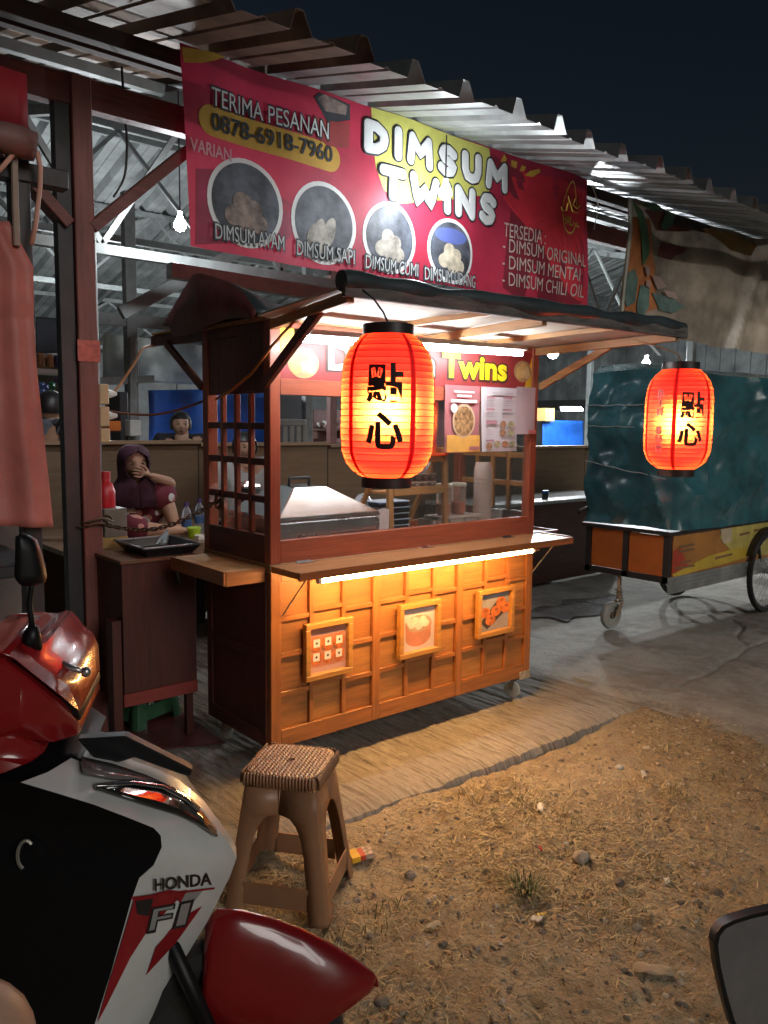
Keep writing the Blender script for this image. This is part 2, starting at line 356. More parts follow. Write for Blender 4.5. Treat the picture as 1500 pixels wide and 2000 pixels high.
for cx, cy, n, r in ((1030, 1560, 60, .05), (930, 1560, 60, .07), (1320, 1552, 90, .035), (1275, 1690, 45, .05), (1110, 1610, 40, .04), (760, 1790, 70, .05), (1400, 1520, 30, .04), (1300, 1470, 30, .03), (1170, 1760, 60, .08), (690, 1850, 50, .05), (640, 1600, 30, .05)):
    c = at(cx, cy, 'Z', -.05)
    for k in range(n):
        x = random.gauss(c[0], r); y = random.gauss(c[1], r); mb.mi = random.choice((0, 0, 2, 1))
        blade(mb, x, y, DZ(x, y), random.uniform(.03, .09), random.uniform(.001, .0022), random.uniform(0, 6.28), random.uniform(.2, .9))
mb.mi = 0
tag(mb.build('dry_grass', m_straw, fix=False), 'dry straw and thin grass scattered over the dirt', 'grass', kind='stuff')
c = at(1030, 1742, 'Z', -.06); mb = MB()
for k in range(150):
    a = random.uniform(0, 6.28); rr = abs(random.gauss(0, .035)); mb.mi = random.choice((2, 2, 2, 0))
    blade(mb, c[0]+rr*math.cos(a), c[1]+rr*math.sin(a), DZ(c[0], c[1])-.004, random.uniform(.05, .12), random.uniform(.0012, .0026), a+random.gauss(0, .5), random.uniform(.35, .95))
mb.mi = 0
tag(mb.build('grass_tuft', m_straw, fix=False), 'largest green grass tuft growing in the dirt', 'grass tuft')
def big_stone(px, py, r, mat, lab):
    c = at(px, py, 'Z', -.05); z = DZ(c[0], c[1]); bm = bmesh.new(); bmesh.ops.create_icosphere(bm, subdivisions=3, radius=1)
    vs = np.array([v.co[:] for v in bm.verts]); fs = [tuple(v.index for v in f.verts) for f in bm.faces]; bm.free()
    d = 1+.35*fbm(vs[:, 0]*1.7+px, vs[:, 1]*1.7+vs[:, 2], 3, px)+.12*fbm(vs[:, 0]*6, vs[:, 2]*6+vs[:, 1]*3, 2, 9)
    vs = vs*d[:, None]*np.array((1.15, .95, .62))*r+np.array((c[0], c[1], z+r*.3))
    tag(MB().add(vs, fs).build('stone', mat, smooth='auto', fix=False), lab, 'stone', 'loose stones on the dirt')
m_rock = M('rock_grey', (.34, .30, .25), rough=.95, var=.3, vscale=25, bump=.6, bscale=60); m_rockd = M('rock_dark', (.15, .125, .10), rough=.95, var=.3, vscale=25, bump=.6, bscale=60)
big_stone(1134, 1676, .032, m_rock, 'largest pale stone lying right of the grass tuft')
big_stone(1400, 1732, .026, m_rockd, 'dark stone above the mirror at the lower right')
big_stone(1210, 1725, .017, m_rockd, 'small dark stone right of the grass tuft')
big_stone(802, 1700, .020, m_rock, 'pale stone on the dirt right of the red and yellow packet')
big_stone(745, 1948, .020, m_rockd, 'dark stone near the tip of the red fender')
big_stone(1210, 1494, .019, M('chalky_stone', (.6, .56, .5), rough=.9, var=.15), 'white chalky stone near the slab edge')
big_stone(776, 1990, .016, m_rockd, 'dark stone at the bottom edge of the picture')
def scrap(px, py, w, h, mat, name, lab, cat, grp=None):
    c = at(px, py, 'Z', -.05); a = random.uniform(0, 3.14); G = []
    for i in range(5):
        for j in range(4):
            u, v = (i/4-.5)*w, (j/3-.5)*h; x = c[0]+u*math.cos(a)-v*math.sin(a); y = c[1]+u*math.sin(a)+v*math.cos(a)
            G.append((x, y, DZ(x, y)+.006+.012*abs(math.sin(i*1.7+j+px))))
    tag(MB().grid(np.array(G).reshape(5, 4, 3)).build(name, mat, smooth=True, solid=.0012, fix=False), lab, cat, grp)
m_paper = M('paper_white', (.62, .58, .52), rough=.8, var=.08)
scrap(1257, 1512, .05, .02, m_paper, 'paper_scrap', 'white paper scrap farthest back on the dirt', 'litter', 'litter on the dirt')
scrap(1055, 1582, .06, .025, m_paper, 'paper_scrap', 'white paper scrap behind the dry grass', 'litter', 'litter on the dirt')
scrap(1048, 1790, .035, .03, m_paper, 'paper_scrap', 'white paper scrap just below the grass tuft', 'litter', 'litter on the dirt')
scrap(1302, 1716, .03, .02, m_paper, 'paper_scrap', 'small white scrap left of the dark stone', 'litter', 'litter on the dirt')
scrap(1275, 1890, .11, .045, M('dead_leaf', (.42, .33, .22), rough=.8, var=.2), 'dead_leaf', 'curled pale brown dead leaf lying left of the mirror', 'leaf', 'dead leaves on the dirt')
scrap(1057, 1782, .026, .014, M('yellow_scrap', (.7, .52, .1), rough=.6), 'wrapper_scrap', 'yellow wrapper scrap just below the grass tuft', 'litter', 'litter on the dirt')
scrap(1055, 1662, .018, .012, M('red_scrap', (.5, .05, .05), rough=.6), 'wrapper_scrap', 'tiny red wrapper scrap left of the largest stone', 'litter', 'litter on the dirt')
scrap(845, 1800, .05, .02, MATS['dead_leaf'], 'dead_leaf', 'small pale dead leaf below the stool', 'leaf', 'dead leaves on the dirt')
# red and yellow packet
p = at(706, 1672, 'Z', -.05); pk = thing('snack_packet', (p[0], p[1], DZ(p[0], p[1])+.004), 'flattened red and yellow packet lying beside the stool', 'packet'); pk.rotation_euler = (0.05, -.08, R_(-18))
OFF[pk.name] = np.zeros(3)
bx('carton', M('packet_red', (.55, .06, .03), rough=.45), pk, -.042, .042, -.026, .026, 0, .02, bevel=.002)
bx('yellow_band', M('packet_yellow', (.85, .5, .04), rough=.45), pk, -.043, -.012, -.027, .027, .001, .0215)
bx('printed_photo', M('packet_print', (.6, .45, .35), rough=.45, var=.5, vscale=60), pk, .008, .0405, -.0268, .0268, .002, .0212)
# ================================================================== FOOD CART
W, D, ZB, ZC, ZG0, ZG1, ZT = 1.67, .571, .131, .907, 1.016, 1.613, 1.905
wd_x = wood('cart_wood_x', (.36, .125, .034), 'X', .55, .42, .15); wd_z = wood('cart_wood_z', (.36, .125, .034), 'Z', .55, .42, .15); wd_y = wood('cart_wood_y', (.42, .155, .045), 'Y', .55, .42, .15)
pn = [wood('cart_panel_%s' % k, c, 'X', .62, .5, .1, s) for k, c, s in (('light', (.40, .165, .042), 1), ('mid', (.35, .135, .034), 1.3), ('deep', (.30, .112, .028), .8))]
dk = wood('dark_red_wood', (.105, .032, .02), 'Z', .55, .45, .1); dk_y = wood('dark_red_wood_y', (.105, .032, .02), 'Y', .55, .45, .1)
rw_z = wood('red_wood_z', (.34, .085, .04), 'Z', .6, .4, .2); rw_x = wood('red_wood_x', (.34, .085, .04), 'X', .6, .4, .2)
ply = wood('plank_wood', (.45, .26, .12), 'X', .6, .5); ply_y = wood('arm_wood', (.50, .27, .11), 'Y', .6, .5)
steel = M('brushed_steel', (.62, .63, .64), rough=.28, metal=1, var=.1, vscale=4); blk = M('black_plastic', (.018, .018, .02), rough=.4, var=.1)
wht = M('white_plastic', (.75, .74, .70), rough=.45, var=.06); iron = M('dark_iron', (.05, .045, .04), rough=.5, metal=.6)
cart = thing('food_cart', (0, 0, 0), 'wooden dimsum cart with panelled front, glass case and lit awning', 'food cart')
# body
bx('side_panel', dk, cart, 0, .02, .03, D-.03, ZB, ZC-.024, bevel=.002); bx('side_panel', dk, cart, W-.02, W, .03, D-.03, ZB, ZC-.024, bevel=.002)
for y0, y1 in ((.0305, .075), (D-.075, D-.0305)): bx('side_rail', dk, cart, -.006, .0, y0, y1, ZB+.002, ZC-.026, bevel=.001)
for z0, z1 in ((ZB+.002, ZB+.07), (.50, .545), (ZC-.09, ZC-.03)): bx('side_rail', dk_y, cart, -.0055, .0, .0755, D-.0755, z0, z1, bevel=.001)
bx('back_panel', dk, cart, .021, W-.021, D-.028, D-.012, ZB, ZC-.024); bx('floor_board', ply, cart, .021, W-.021, .03, D-.03, ZB+.002, ZB+.02)
bx('counter_top', ply, cart, -.002, W+.002, .0, D, ZC-.023, ZC+.012, bevel=.002)
XS = [.05, .207, .382, .547, .592, .757, .934, 1.09, 1.135, 1.302, 1.472, 1.62]
for x0, x1 in ((0, .05), (.547, .592), (1.09, 1.135), (1.62, W)): bx('stile', wd_z, cart, x0, x1, -.001, .03, ZB, ZC-.024, bevel=.002)
for x0, x1 in ((.0505, .5465), (.5925, 1.0895), (1.1355, 1.6195)):
    bx('rail', wd_x, cart, x0, x1, 0, .03, ZB, .205, bevel=.002); bx('rail', wd_x, cart, x0, x1, 0, .03, .842, ZC-.024, bevel=.002)
cols = [(.0505, .196), (.218, .371), (.393, .5465), (.5925, .746), (.768, .923), (.945, 1.0895), (1.1355, 1.291), (1.313, 1.461), (1.483, 1.6195)]
for x in (.207, .382, .757, .934, 1.302, 1.472): bx('batten', wd_z, cart, x-.0105, x+.0105, .001, .024, .2055, .8415, bevel=.0015)
for ci, (x0, x1) in enumerate(cols):
    o_ = (0, .018, -.006)[ci % 3]; zs = [.205]+[z+o_+random.uniform(-.004, .004) for z in (.36, .525, .686)]+[.842]
    for z in zs[1:-1]: bx('batten', wd_x, cart, x0+.0005, x1-.0005, .002, .024, z-.0105, z+.0105, bevel=.0015)
    for r in range(4):
        a = zs[r]+(.011 if r else .001); b = zs[r+1]-(.011 if r < 3 else .001)
        bx('panel', random.choice(pn), cart, x0+.001, x1-.001, .017+random.uniform(-.0015, .0015), .027, a, b)
# framed pictures
m_pink = M('print_pink', (.42, .26, .23), rough=.4, var=.1); m_or = M('print_orange', (.58, .15, .035), rough=.4, var=.25, vscale=40); m_tag = M('print_white', (.6, .55, .5), rough=.4, var=.05)
m_bask = M('print_basket', (.45, .17, .10), rough=.4, var=.15); m_dump = M('print_dumpling', (.6, .5, .4), rough=.4, var=.15, vscale=40); m_gr = M('print_grey', (.28, .25, .235), rough=.4, var=.15); m_dk = M('print_dark', (.06, .045, .04), rough=.4)
fr_m = wood('frame_wood', (.42, .19, .045), 'X', .7, .4)
def picture(x0, x1, z0, z1, kind, lab, tilt=0):
    y0 = -.032; f = MB(); t = .026
    f.box(x0, x1, y0, -.002, z0, z0+t); f.box(x0, x1, y0, -.002, z1-t, z1); f.box(x0, x0+t, y0+.0007, -.002, z0+t, z1-t); f.box(x1-t, x1, y0+.0007, -.002, z0+t, z1-t)
    fo = f.build('picture_frame', fr_m, cart, bevel=.003); fo['label'] = lab
    a, b, c, d = x0+t, x1-t, z0+t, z1-t; p = MB(); Y = -.008; w_, h_ = b-a, d-c
    LC = [0]
    def q(u0, u1, v0, v1, k, lay): LC[0] += 1; yy = Y-.0006*lay-.00025*LC[0]; p.mi = k; p.poly([(a+w_*u0, yy, c+h_*v0), (a+w_*u1, yy, c+h_*v0), (a+w_*u1, yy, c+h_*v1), (a+w_*u0, yy, c+h_*v1)])
    def e(u, v, ru, rv, k, lay, n=18): p.mi = k; LC[0] += 1; disc(p, (a+w_*u, Y-.0006*lay-.00025*LC[0], c+h_*v), XD, ZD, w_*ru, h_*rv, n)
    if kind == 0:
        q(0, 1, 0, 1, 0, 0); q(.02, .98, .12, .82, 3, 1); p.mi = 5; q(0, 1, .86, 1, 3, 1)
        for j in range(2):
            for i in range(3):
                u, v = .2+.3*i, .33+.31*j; e(u, v, .15, .155, 1, 2); q(u-.085, u+.085, v-.07, v+.11, 2, 3); e(u, v+.02, .03, .03, 5, 4, 8)
        mats = [m_pink, m_or, m_tag, m_bask, m_dump, m_dk]
    elif kind == 1:
        q(0, 1, 0, 1, 0, 0); e(.5, .3, .38, .22, 3, 1); q(.12, .88, .3, .55, 3, 2); e(.5, .58, .40, .23, 3, 3); e(.5, .6, .36, .19, 5, 4)
        for u, v in ((.3, .6), (.5, .55), (.7, .6), (.38, .7), (.62, .7), (.5, .66), (.24, .67)): e(u, v, .11, .085, 4, 5, 12)
        mats = [M('print_cream', (.52, .40, .36), rough=.4, var=.08), m_or, m_tag, m_bask, m_dump, M('print_tan', (.38, .24, .15), rough=.4)]
    else:
        q(0, 1, 0, 1, 0, 0); p.mi = 1
        p.poly([(a+w_*u, Y-.0006, c+h_*v) for u, v in ((.05, .25), (.28, .05), (.98, .5), (.9, .72), (.6, .78))])
        for u, v in ((.2, .5), (.38, .28), (.55, .5), (.72, .72), (.88, .55)): e(u, v, .17, .14, 2, 2, 14); e(u+.02, v+.05, .07, .04, 3, 3, 8)
        mats = [m_gr, m_dk, m_or, M('print_sauce', (.3, .08, .03), rough=.3)]
    p.build('picture', mats, fo, fix=False)
picture(.157, .410, .398, .650, 0, 'framed photo of six orange dimsum boxes')
picture(.688, .955, .398, .660, 1, 'framed photo of a pink dimsum basket'); picture(1.219, 1.497, .410, .662, 2, 'framed photo of orange dimsum on a dark plate')
# folding front shelf and warm tube
sh = bx('fold_down_shelf', wood('shelf_wood', (.46, .22, .09), 'X', .7, .35, .2), cart, .0, 1.735, -.213, -.004, .889, .916, bevel=.002)
bx('shelf_rim', wd_x, sh, -.001, 1.7355, -.2135, -.2, .884, .9175, bevel=.001)
bx('shelf_rim', wd_y, sh, 1.722, 1.737, -.1995, -.003, .886, .9225, bevel=.001)
for x in (.16, .86, 1.45):
    h = MB().box(x-.04, x+.04, -.03, -.0015, .9165, .919); h.tube([(x-.035, -.002, .921), (x+.035, -.002, .921)], .004, 6); h.build('hinge', steel, cart)
for x, a in ((.052, .0), (1.65, .0)): MB().tube([(x, -.005, .70), (x+.05, -.13, .888)], .0035, 6).build('shelf_stay', steel, cart)
led = MB().tube([(.115, -.19, .872), (1.43, -.19, .872)], .0105, 10).build('warm_light_tube', EM('warm_led', (1.0, .58, .20), 150), cart, smooth=True)
for x in (.108, 1.434): MB().tube([(x-.008, -.19, .872), (x+.008, -.19, .872)], .0125, 10).build('end_cap', wht, led)
MB().tube([(1.44, -.19, .872), (1.49, -.185, .868), (1.5, -.16, .862), (1.46, -.13, .855), (1.44, -.1, .845)], .004, 6).build('cord', M('orange_cord', (.55, .22, .05)), led, smooth=True)
# side shelves
sl = bx('side_shelf', ply_y, cart, -.19, -.007, .04, .5, .888, .906, bevel=.002); bx('shelf_apron', wd_x, sl, -.188, -.008, .03, .0395, .846, .9055, bevel=.001)
bx('shelf_apron', wd_y, sl, -.2, -.1905, .03, .5, .85, .908, bevel=.001)
sr = bx('side_shelf', ply_y, cart, W+.004, 1.93, .06, .46, .885, .903, bevel=.002)
for b in ((W+.004, 1.945, .045, .0595, .872, .914), (1.931, 1.945, .06, .46, .872, .914), (W+.004, 1.945, .4605, .474, .872, .914)): bx('shelf_apron', dk_y, sr, *b, bevel=.001)
# glass case frame
for x0, x1 in ((0, .05), (W-.05, W)):
    bx('corner_post', rw_z, cart, x0, x1, 0, .05, ZC+.0125, ZT, bevel=.003); bx('corner_post', rw_z, cart, x0, x1, D-.05, D, ZC+.0125, ZT, bevel=.003)
bx('case_rail', rw_x, cart, .0505, W-.0505, .002, .04, ZC+.0125, ZG0, bevel=.002); bx('case_rail', rw_x, cart, .0505, W-.0505, .002, .04, ZG1, 1.678, bevel=.002)
bx('case_rail', rw_x, cart, .0505, W-.0505, .004, .045, 1.882, ZT, bevel=.002); bx('case_rail', rw_x, cart, .0505, W-.0505, D-.045, D-.004, 1.80, ZT, bevel=.002)
bx('case_rail', rw_x, cart, .0505, W-.0505, D-.045, D-.004, ZC+.0125, .965, bevel=.002)
bx('glass_pane', GL('clear_glass', w=.55), cart, .052, W-.052, .014, .017, ZG0+.001, ZG1-.001)
for xa, sgn in ((0, 1), (W-.032, 1)):
    y0, y1 = .0505, D-.0505
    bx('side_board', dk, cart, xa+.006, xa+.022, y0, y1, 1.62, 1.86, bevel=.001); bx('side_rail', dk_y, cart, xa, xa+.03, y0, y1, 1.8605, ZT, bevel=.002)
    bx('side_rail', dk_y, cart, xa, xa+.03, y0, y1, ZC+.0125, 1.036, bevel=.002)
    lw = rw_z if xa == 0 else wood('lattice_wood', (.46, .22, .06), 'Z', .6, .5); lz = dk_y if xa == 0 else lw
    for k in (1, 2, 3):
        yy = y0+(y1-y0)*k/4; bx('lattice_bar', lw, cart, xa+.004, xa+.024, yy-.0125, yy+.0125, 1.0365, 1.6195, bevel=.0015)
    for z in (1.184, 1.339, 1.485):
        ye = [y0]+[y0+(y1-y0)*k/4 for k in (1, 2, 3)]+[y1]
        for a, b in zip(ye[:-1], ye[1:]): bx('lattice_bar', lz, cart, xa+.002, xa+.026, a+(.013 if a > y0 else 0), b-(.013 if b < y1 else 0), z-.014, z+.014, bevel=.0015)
# header sign
m_sgn = M('sign_red', (.26, .035, .035), rough=.4, var=.12); m_yel = M('sign_yellow', (.85, .52, .03), rough=.4, var=.1); m_let = M('sign_letter_white', (.85, .83, .78), rough=.4, var=.04); m_ol = M('sign_outline', (.05, .02, .015), rough=.5)
sg = bx('sign_board', m_sgn, cart, .0505, W-.0505, .006, .02, 1.6785, 1.8815)
MB().poly([(.053, .0045, 1.88), (.16, .0045, 1.88), (.053, .0045, 1.77)]).build('yellow_corner', m_yel, sg, fix=False); mb = MB(); mb.poly([(1.60, .0045, 1.69), (1.617, .0045, 1.69), (1.617, .0045, 1.86), (1.56, .0045, 1.69)]); mb.build('yellow_corner', m_yel, sg, fix=False)
for s, xc, wdt, mm in (('Dimsum', .60, .62, m_let), ('Twins', 1.19, .46, M('sign_letter_yellow', (.85, .72, .02), rough=.4, var=.05))):
    lettering(s, (xc, .0040, 1.782), XD, ZD, .16, m_ol, sg, off=.012, fit=(wdt+.026, .142)); lettering(s, (xc, .0022, 1.782), XD, ZD, .16, mm, sg, off=.006, fit=(wdt, .118))
def dump_plate(xc, zc, r):
    p = MB(); p.mi = 0; disc(p, (xc, .0040, zc), XD, ZD, r*1.25, r); p.mi = 1; disc(p, (xc, .0034, zc), XD, ZD, r*1.12, r*.86)
    for k, (u, v) in enumerate(((-.5, .1), (.45, .1), (0, .45), (0, -.25), (-.6, -.35), (.6, -.35))): p.mi = 2+(k % 2); disc(p, (xc+u*r, .0028-.0004*k, zc+v*r), XD, ZD, r*.42, r*.38, 16)
    p.build('printed_dumplings', [M('basket_tan', (.42, .28, .12), rough=.5), M('basket_inner', (.4, .26, .12), rough=.5), M('dumpling_yellow', (.55, .36, .12), rough=.5, var=.15), M('dumpling_pale', (.6, .45, .22), rough=.5, var=.15)], sg, fix=False)
dump_plate(.165, 1.745, .062); dump_plate(1.545, 1.78, .055)
# fluorescent tube
TA, TB = at(592, 662, 'Y', -.20), at(1018, 690, 'Y', -.215)
ft = MB().bar(TA+(-.03, 0, .026), TB+(.03, 0, .026), .035, .022).build('tube_light_housing', wht, cart, bevel=.002)
MB().tube([TA, TB], .013, 10).build('fluorescent_tube', EM('cool_tube', (.93, .97, 1.0), 70), ft, smooth=True)
MB().tube([(.15, .27, 1.868), (1.5, .27, 1.868)], .013, 10).build('fluorescent_tube', EM('case_tube', (.95, .97, 1.0), 40), ft, smooth=True)
# roof deck and awning
FL, FR = np.array((-.14, -.665, 1.945)), np.array((1.755, -.785, 1.945))   # front edge of the awning
bx('roof_board', ply, cart, -.02, W+.02, -.005, D+.01, ZT+.001, ZT+.016)
cream = M('awning_underside', (.62, .58, .5), rough=.7, var=.1)
aw = MB(); aw.add([(-.06, -.006, ZT+.012), (1.71, -.006, ZT+.012), FR-(.02, -.02, 0), FL+(.02, .02, 0)], [(0, 1, 2, 3)]); aw.build('awning_sheet', cream, cart, solid=.008, fix=False)
m_tarp = M('dark_tarpaulin', (.045, .062, .07), rough=.38, var=.25, vscale=5, bump=.3, bscale=9); m_fas = M('weathered_board', (.12, .115, .11), rough=.7, var=.35, vscale=7, stretch=(1, 6, 6))
MB().bar(FL+(0, 0, -.012), FR+(0, 0, -.012), .022, .05).build('awning_fascia', m_fas, cart, bevel=.002)
n = 60; pts = []; rr = []
for k in range(n+1):
    t = k/n; p = FL*(1-t)+FR*t; pts.append(p+np.array((0, .012+.006*math.sin(9*t), .014+.003*math.sin(23*t)+.002*math.sin(51*t)))); rr.append((.031+.004*math.sin(17*t)+.004*math.sin(41*t+1))*1.0)
MB().tube(pts, rr, 14).build('rolled_tarpaulin', m_tarp, cart, smooth='auto')
for x, xf in ((.02, -.10), (.85, .82), (1.65, 1.70)):
    MB().bar((x, .03, ZT-.019), (xf, -.65-(x*.075), 1.912), .028, .038).build('awning_arm', ply_y, cart, bevel=.002)
MB().bar((.5, -.02, ZT+.002), (.55, -.68, 1.922), .02, .022).build('awning_arm', ply_y, cart); MB().bar((1.25, -.02, ZT+.002), (1.28, -.72, 1.922), .02, .022).build('awning_arm', ply_y, cart)
MB().bar((-.012, .02, 1.655), (-.055, -.42, 1.90), .022, .042).build('awning_brace', dk_y, cart, bevel=.002); MB().bar((W+.014, -.0, 1.705), (W+.025, -.42, 1.893), .02, .036).build('awning_brace', ply_y, cart, bevel=.002)
# rear awning
MB().bar((.02, D-.02, ZT-.02), (.02, 1.12, 1.90), .03, .05).build('awning_arm', dk_y, cart, bevel=.002); MB().bar((W-.02, D-.02, ZT-.02), (W-.02, 1.12, 1.90), .03, .05).build('awning_arm', dk_y, cart, bevel=.002)
MB().bar((.0, D+.0, 1.655), (.0, .93, 1.875), .02, .034).build('awning_brace', dk_y, cart, bevel=.002)
MB().box(.0, W, D+.012, 1.10, 1.926, 1.934).build('awning_sheet', M('yellow_sheet', (.55, .38, .08), rough=.6, var=.1), cart, fix=False)
# folded canvas over the left end of the roof
def canvas():
    prof = [(.86, 1.955), (.80, 1.985), (.66, 2.075), (.545, 2.142), (.50, 2.145), (.38, 2.115), (.24, 2.075), (.12, 2.02), (.04, 1.955), (.015, 1.93)]
    G = []
    for i, x in enumerate(np.linspace(-.05, 1.70, 26)):
        k = max(0., 1-(x+.05)/.30); k = k*k*(3-2*k)
        row = []
        for j, (y, z) in enumerate(prof):
            zl = 1.945+.020*math.sin(x*5+j)+.012*math.sin(x*11+j*2.3)+.025*math.exp(-((x-.62)/.15)**2)
            row.append((x, y, max(1.932, z*k+zl*(1-k)) if 0 < j < 9 else (z if j else 1.95)))
        G.append(row)
    mb = MB(); G = np.array(G); mb.grid(G); mb.mi = 1
    # hanging gable flap at the left end
    top = G[0]; bot = np.array([(-.052, p[1]*.9+.03, 1.905+.02*math.sin(p[1]*7)) for p in top]); bot[0] = (-.052, .80, 1.955); mb.grid(np.stack([top+(-.002, 0, 0), bot], 0))
    return mb
canvas().build('roof_canvas', [m_tarp, M('maroon_canvas', (.10, .028, .026), rough=.5, var=.2, vscale=8, bump=.2, bscale=14)], cart, smooth='auto', solid=.004, fix=False)
# castors
def castor(x, y, rot):
    c = MB(); c.box(x-.03, x+.03, y-.03, y+.03, ZB-.006, ZB-.0005)
    dx, dy = math.cos(rot), math.sin(rot)
    for s in (-1, 1): c.bar((x-dy*s*.018, y+dx*s*.018, ZB-.006), (x+dx*.012-dy*s*.018, y+dy*.012+dx*s*.018, .045), .022, .003, up=(-dy, dx, 0))
    k = c.build('castor', M('castor_metal', (.35, .33, .28), rough=.4, metal=.8), cart)
    ax = (-dy, dx, 0); cc = np.array((x+dx*.012, y+dy*.012, .0462))-np.array(ax)*.013
    MB().lathe([(.008, 0), (.034, 0), (.0445, .003), (.046, .008), (.046, .018), (.0445, .023), (.034, .026), (.008, .026)], cc, 20, ax).build('wheel', M('castor_rubber', (.55, .56, .50), rough=.6), k, smooth='auto')
for x, y, r in ((.07, .06, 1.2), (1.61, .055, 1.9), (.07, D-.06, .5), (1.6, D-.06, 2.2)): castor(x, y, r)
MB().box(1.585, 1.672, -.004, .03, ZB-.014, ZB+.03).build('corner_bracket', M('rusty_zinc', (.4, .34, .24), rough=.6, var=.3, vscale=30), cart, bevel=.002)
# cord running down from the awning to the left side
MB().tube([(-.035, -.30, 1.915), (-.02, -.05, 1.80), (-.012, .12, 1.70), (-.012, .30, 1.63), (-.012, .42, 1.60)], .006, 6).build('power_cord', M('orange_cord', (.5, .16, .05)), cart, smooth=True)

# ------------------------------------------------------------------ things in the glass case
FLR = ZC+.0125
st = thing('steamer', (.36, .22, FLR), 'stainless steel steamer with pyramid lid in the glass case', 'steamer')
b = MB(); b.box(.09, .63, .07, .50, FLR+.001, 1.0); b.build('base', steel, st, bevel=.006)
b = MB(); b.box(.082, .638, .062, .508, 1.0005, 1.082); b.build('water_tray', steel, st, bevel=.008)
l = MB(); l.add([(.08, .06, 1.083), (.64, .06, 1.083), (.64, .51, 1.083), (.08, .51, 1.083), (.088, .068, 1.10), (.632, .068, 1.10), (.632, .502, 1.10), (.088, .502, 1.10), (.25, .20, 1.215), (.42, .20, 1.215), (.42, .37, 1.215), (.25, .37, 1.215)],
                [(3,2,1,0),(0,1,5,4),(1,2,6,5),(2,3,7,6),(3,0,4,7),(4,5,9,8),(5,6,10,9),(6,7,11,10),(7,4,8,11),(8,9,10,11)]); lo_ = l.build('lid', M('polished_steel', (.7, .71, .72), rough=.2, metal=1, var=.05), st, bevel=.004)
h = MB(); h.tube([(.28, .285, 1.215), (.28, .285, 1.25), (.39, .285, 1.25), (.39, .285, 1.215)], .008, 8); h.build('handle', blk, lo_, smooth=True)
tm = thing('thermos_pot', (.20, .49, FLR), 'dark pot with crumpled foil behind the steamer lid', 'pot')
MB().lathe([(.05, 0), (.055, .1), (.055, .25), (.06, .27)], (.22, .535, FLR), 16).build('body', M('dark_pot', (.07, .08, .08), rough=.35, metal=.5), tm, smooth='auto')
f_ = MB(); [f_.ball((.22+random.uniform(-.05, .05), .535+random.uniform(-.03, .03), FLR+.285+random.uniform(-.01, .012)), .03, 6, 4, (1, 1, .5)) for _ in range(7)]; f_.build('foil_cover', M('foil', (.75, .78, .78), rough=.25, metal=.9), tm)
# wooden rack
rk = thing('wooden_rack', (.95, .2, FLR), 'small two tier wooden rack behind the lantern', 'rack')
rwd = wood('rack_wood', (.50, .25, .09), 'Z', .7, .45); rwx = wood('rack_wood_x', (.50, .25, .09), 'X', .7, .45)
for x in (.76, 1.13): MB().bar((x, .13, FLR+.001), (x, .15, 1.385 if x > 1 else 1.33), .03, .024, up=(0, 1, 0)).build('leg', rwd, rk, bevel=.002); MB().bar((x-.03, .42, FLR+.001), (x-.005, .19, 1.36), .024, .02, up=(0, 1, 0)).build('leg', rwd, rk, bevel=.002)
for z in (1.155, 1.315): bx('shelf_rail', rwx, rk, .777, 1.113, .128, .146, z, z+.04, bevel=.002)
bx('shelf', rwx, rk, .75, 1.125, .1465, .30, 1.16, 1.172); bx('shelf', rwx, rk, .75, 1.11, .152, .22, 1.32, 1.332)
bx('shelf_rail', rwx, rk, .777, 1.113, .160, .176, 1.355, 1.385, bevel=.002)
cup = None
m_cup = GL('clear_cup', (.9, .75, .6), w=.6, alpha=.12); m_sauce = M('chili_sauce', (.16, .022, .008), rough=.25, var=.2)
k = 0
for lv in range(2):
    for i in range(4):
        c = thing('sauce_cup', (.945+.052*i, .21, 1.1725+.041*lv), ('lower' if lv == 0 else 'upper')+' row of chili sauce cups on the rack, '+('first', 'second', 'third', 'fourth')[i]+' cup from the left', 'cup', 'sauce cups on the rack')
        z = 1.1725+.041*lv; x = .945+.052*i
        MB().lathe([(.019, 0), (.0235, .033)], (x, .21, z+.001), 14).build('cup', m_cup, c, smooth=True, fix=False)
        MB().lathe([(.0182, .001), (.0222, .028)], (x, .21, z+.001), 12).build('sauce', m_sauce, c, smooth=True)
        MB().lathe([(.0243, .034), (.0243, .038)], (x, .21, z+.001), 14).build('lid', M('cup_lid', (.75, .55, .45), rough=.3), c)
# stack of takeaway boxes
tr = .0
for i in range(6):
    z = FLR+.001+.031*i; c = thing('takeaway_box', (.93, .36, z), ['lowest', 'second lowest', 'third', 'fourth', 'fifth', 'topmost'][i]+' black takeaway box in the stack behind the rack', 'box', 'takeaway boxes in the case')
    a = random.uniform(-.006, .006)
    MB().box(.86+a, 1.06+a, .33, .46, z, z+.024).build('tray', blk, c, bevel=.006); MB().box(.856+a, 1.064+a, .326, .464, z+.0245, z+.0295).build('lid', GL('box_lid', (.75, .85, .95), w=1.0, alpha=.35), c, bevel=.002)
pb = thing('plastic_bag', (.86, .44, FLR), 'clear plastic bag beside the takeaway boxes', 'bag')
g = MB()
for k in range(3): g.ball((.80+.05*k, .44+.02*k, FLR+.10+.03*(k % 2)), .085, 10, 7, (.8, .5, 1.1))
g.build('film', GL('clear_film', (.85, .9, .95), w=1.0, alpha=.18), pb, smooth=True)
wp_ = thing('white_paper_roll', (.70, .10, FLR), 'white paper sheet standing beside the rack leg', 'paper'); bx('sheet', M('pinkish_paper', (.7, .58, .55), rough=.6), wp_, .652, .722, .10, .106, FLR+.001, 1.10)
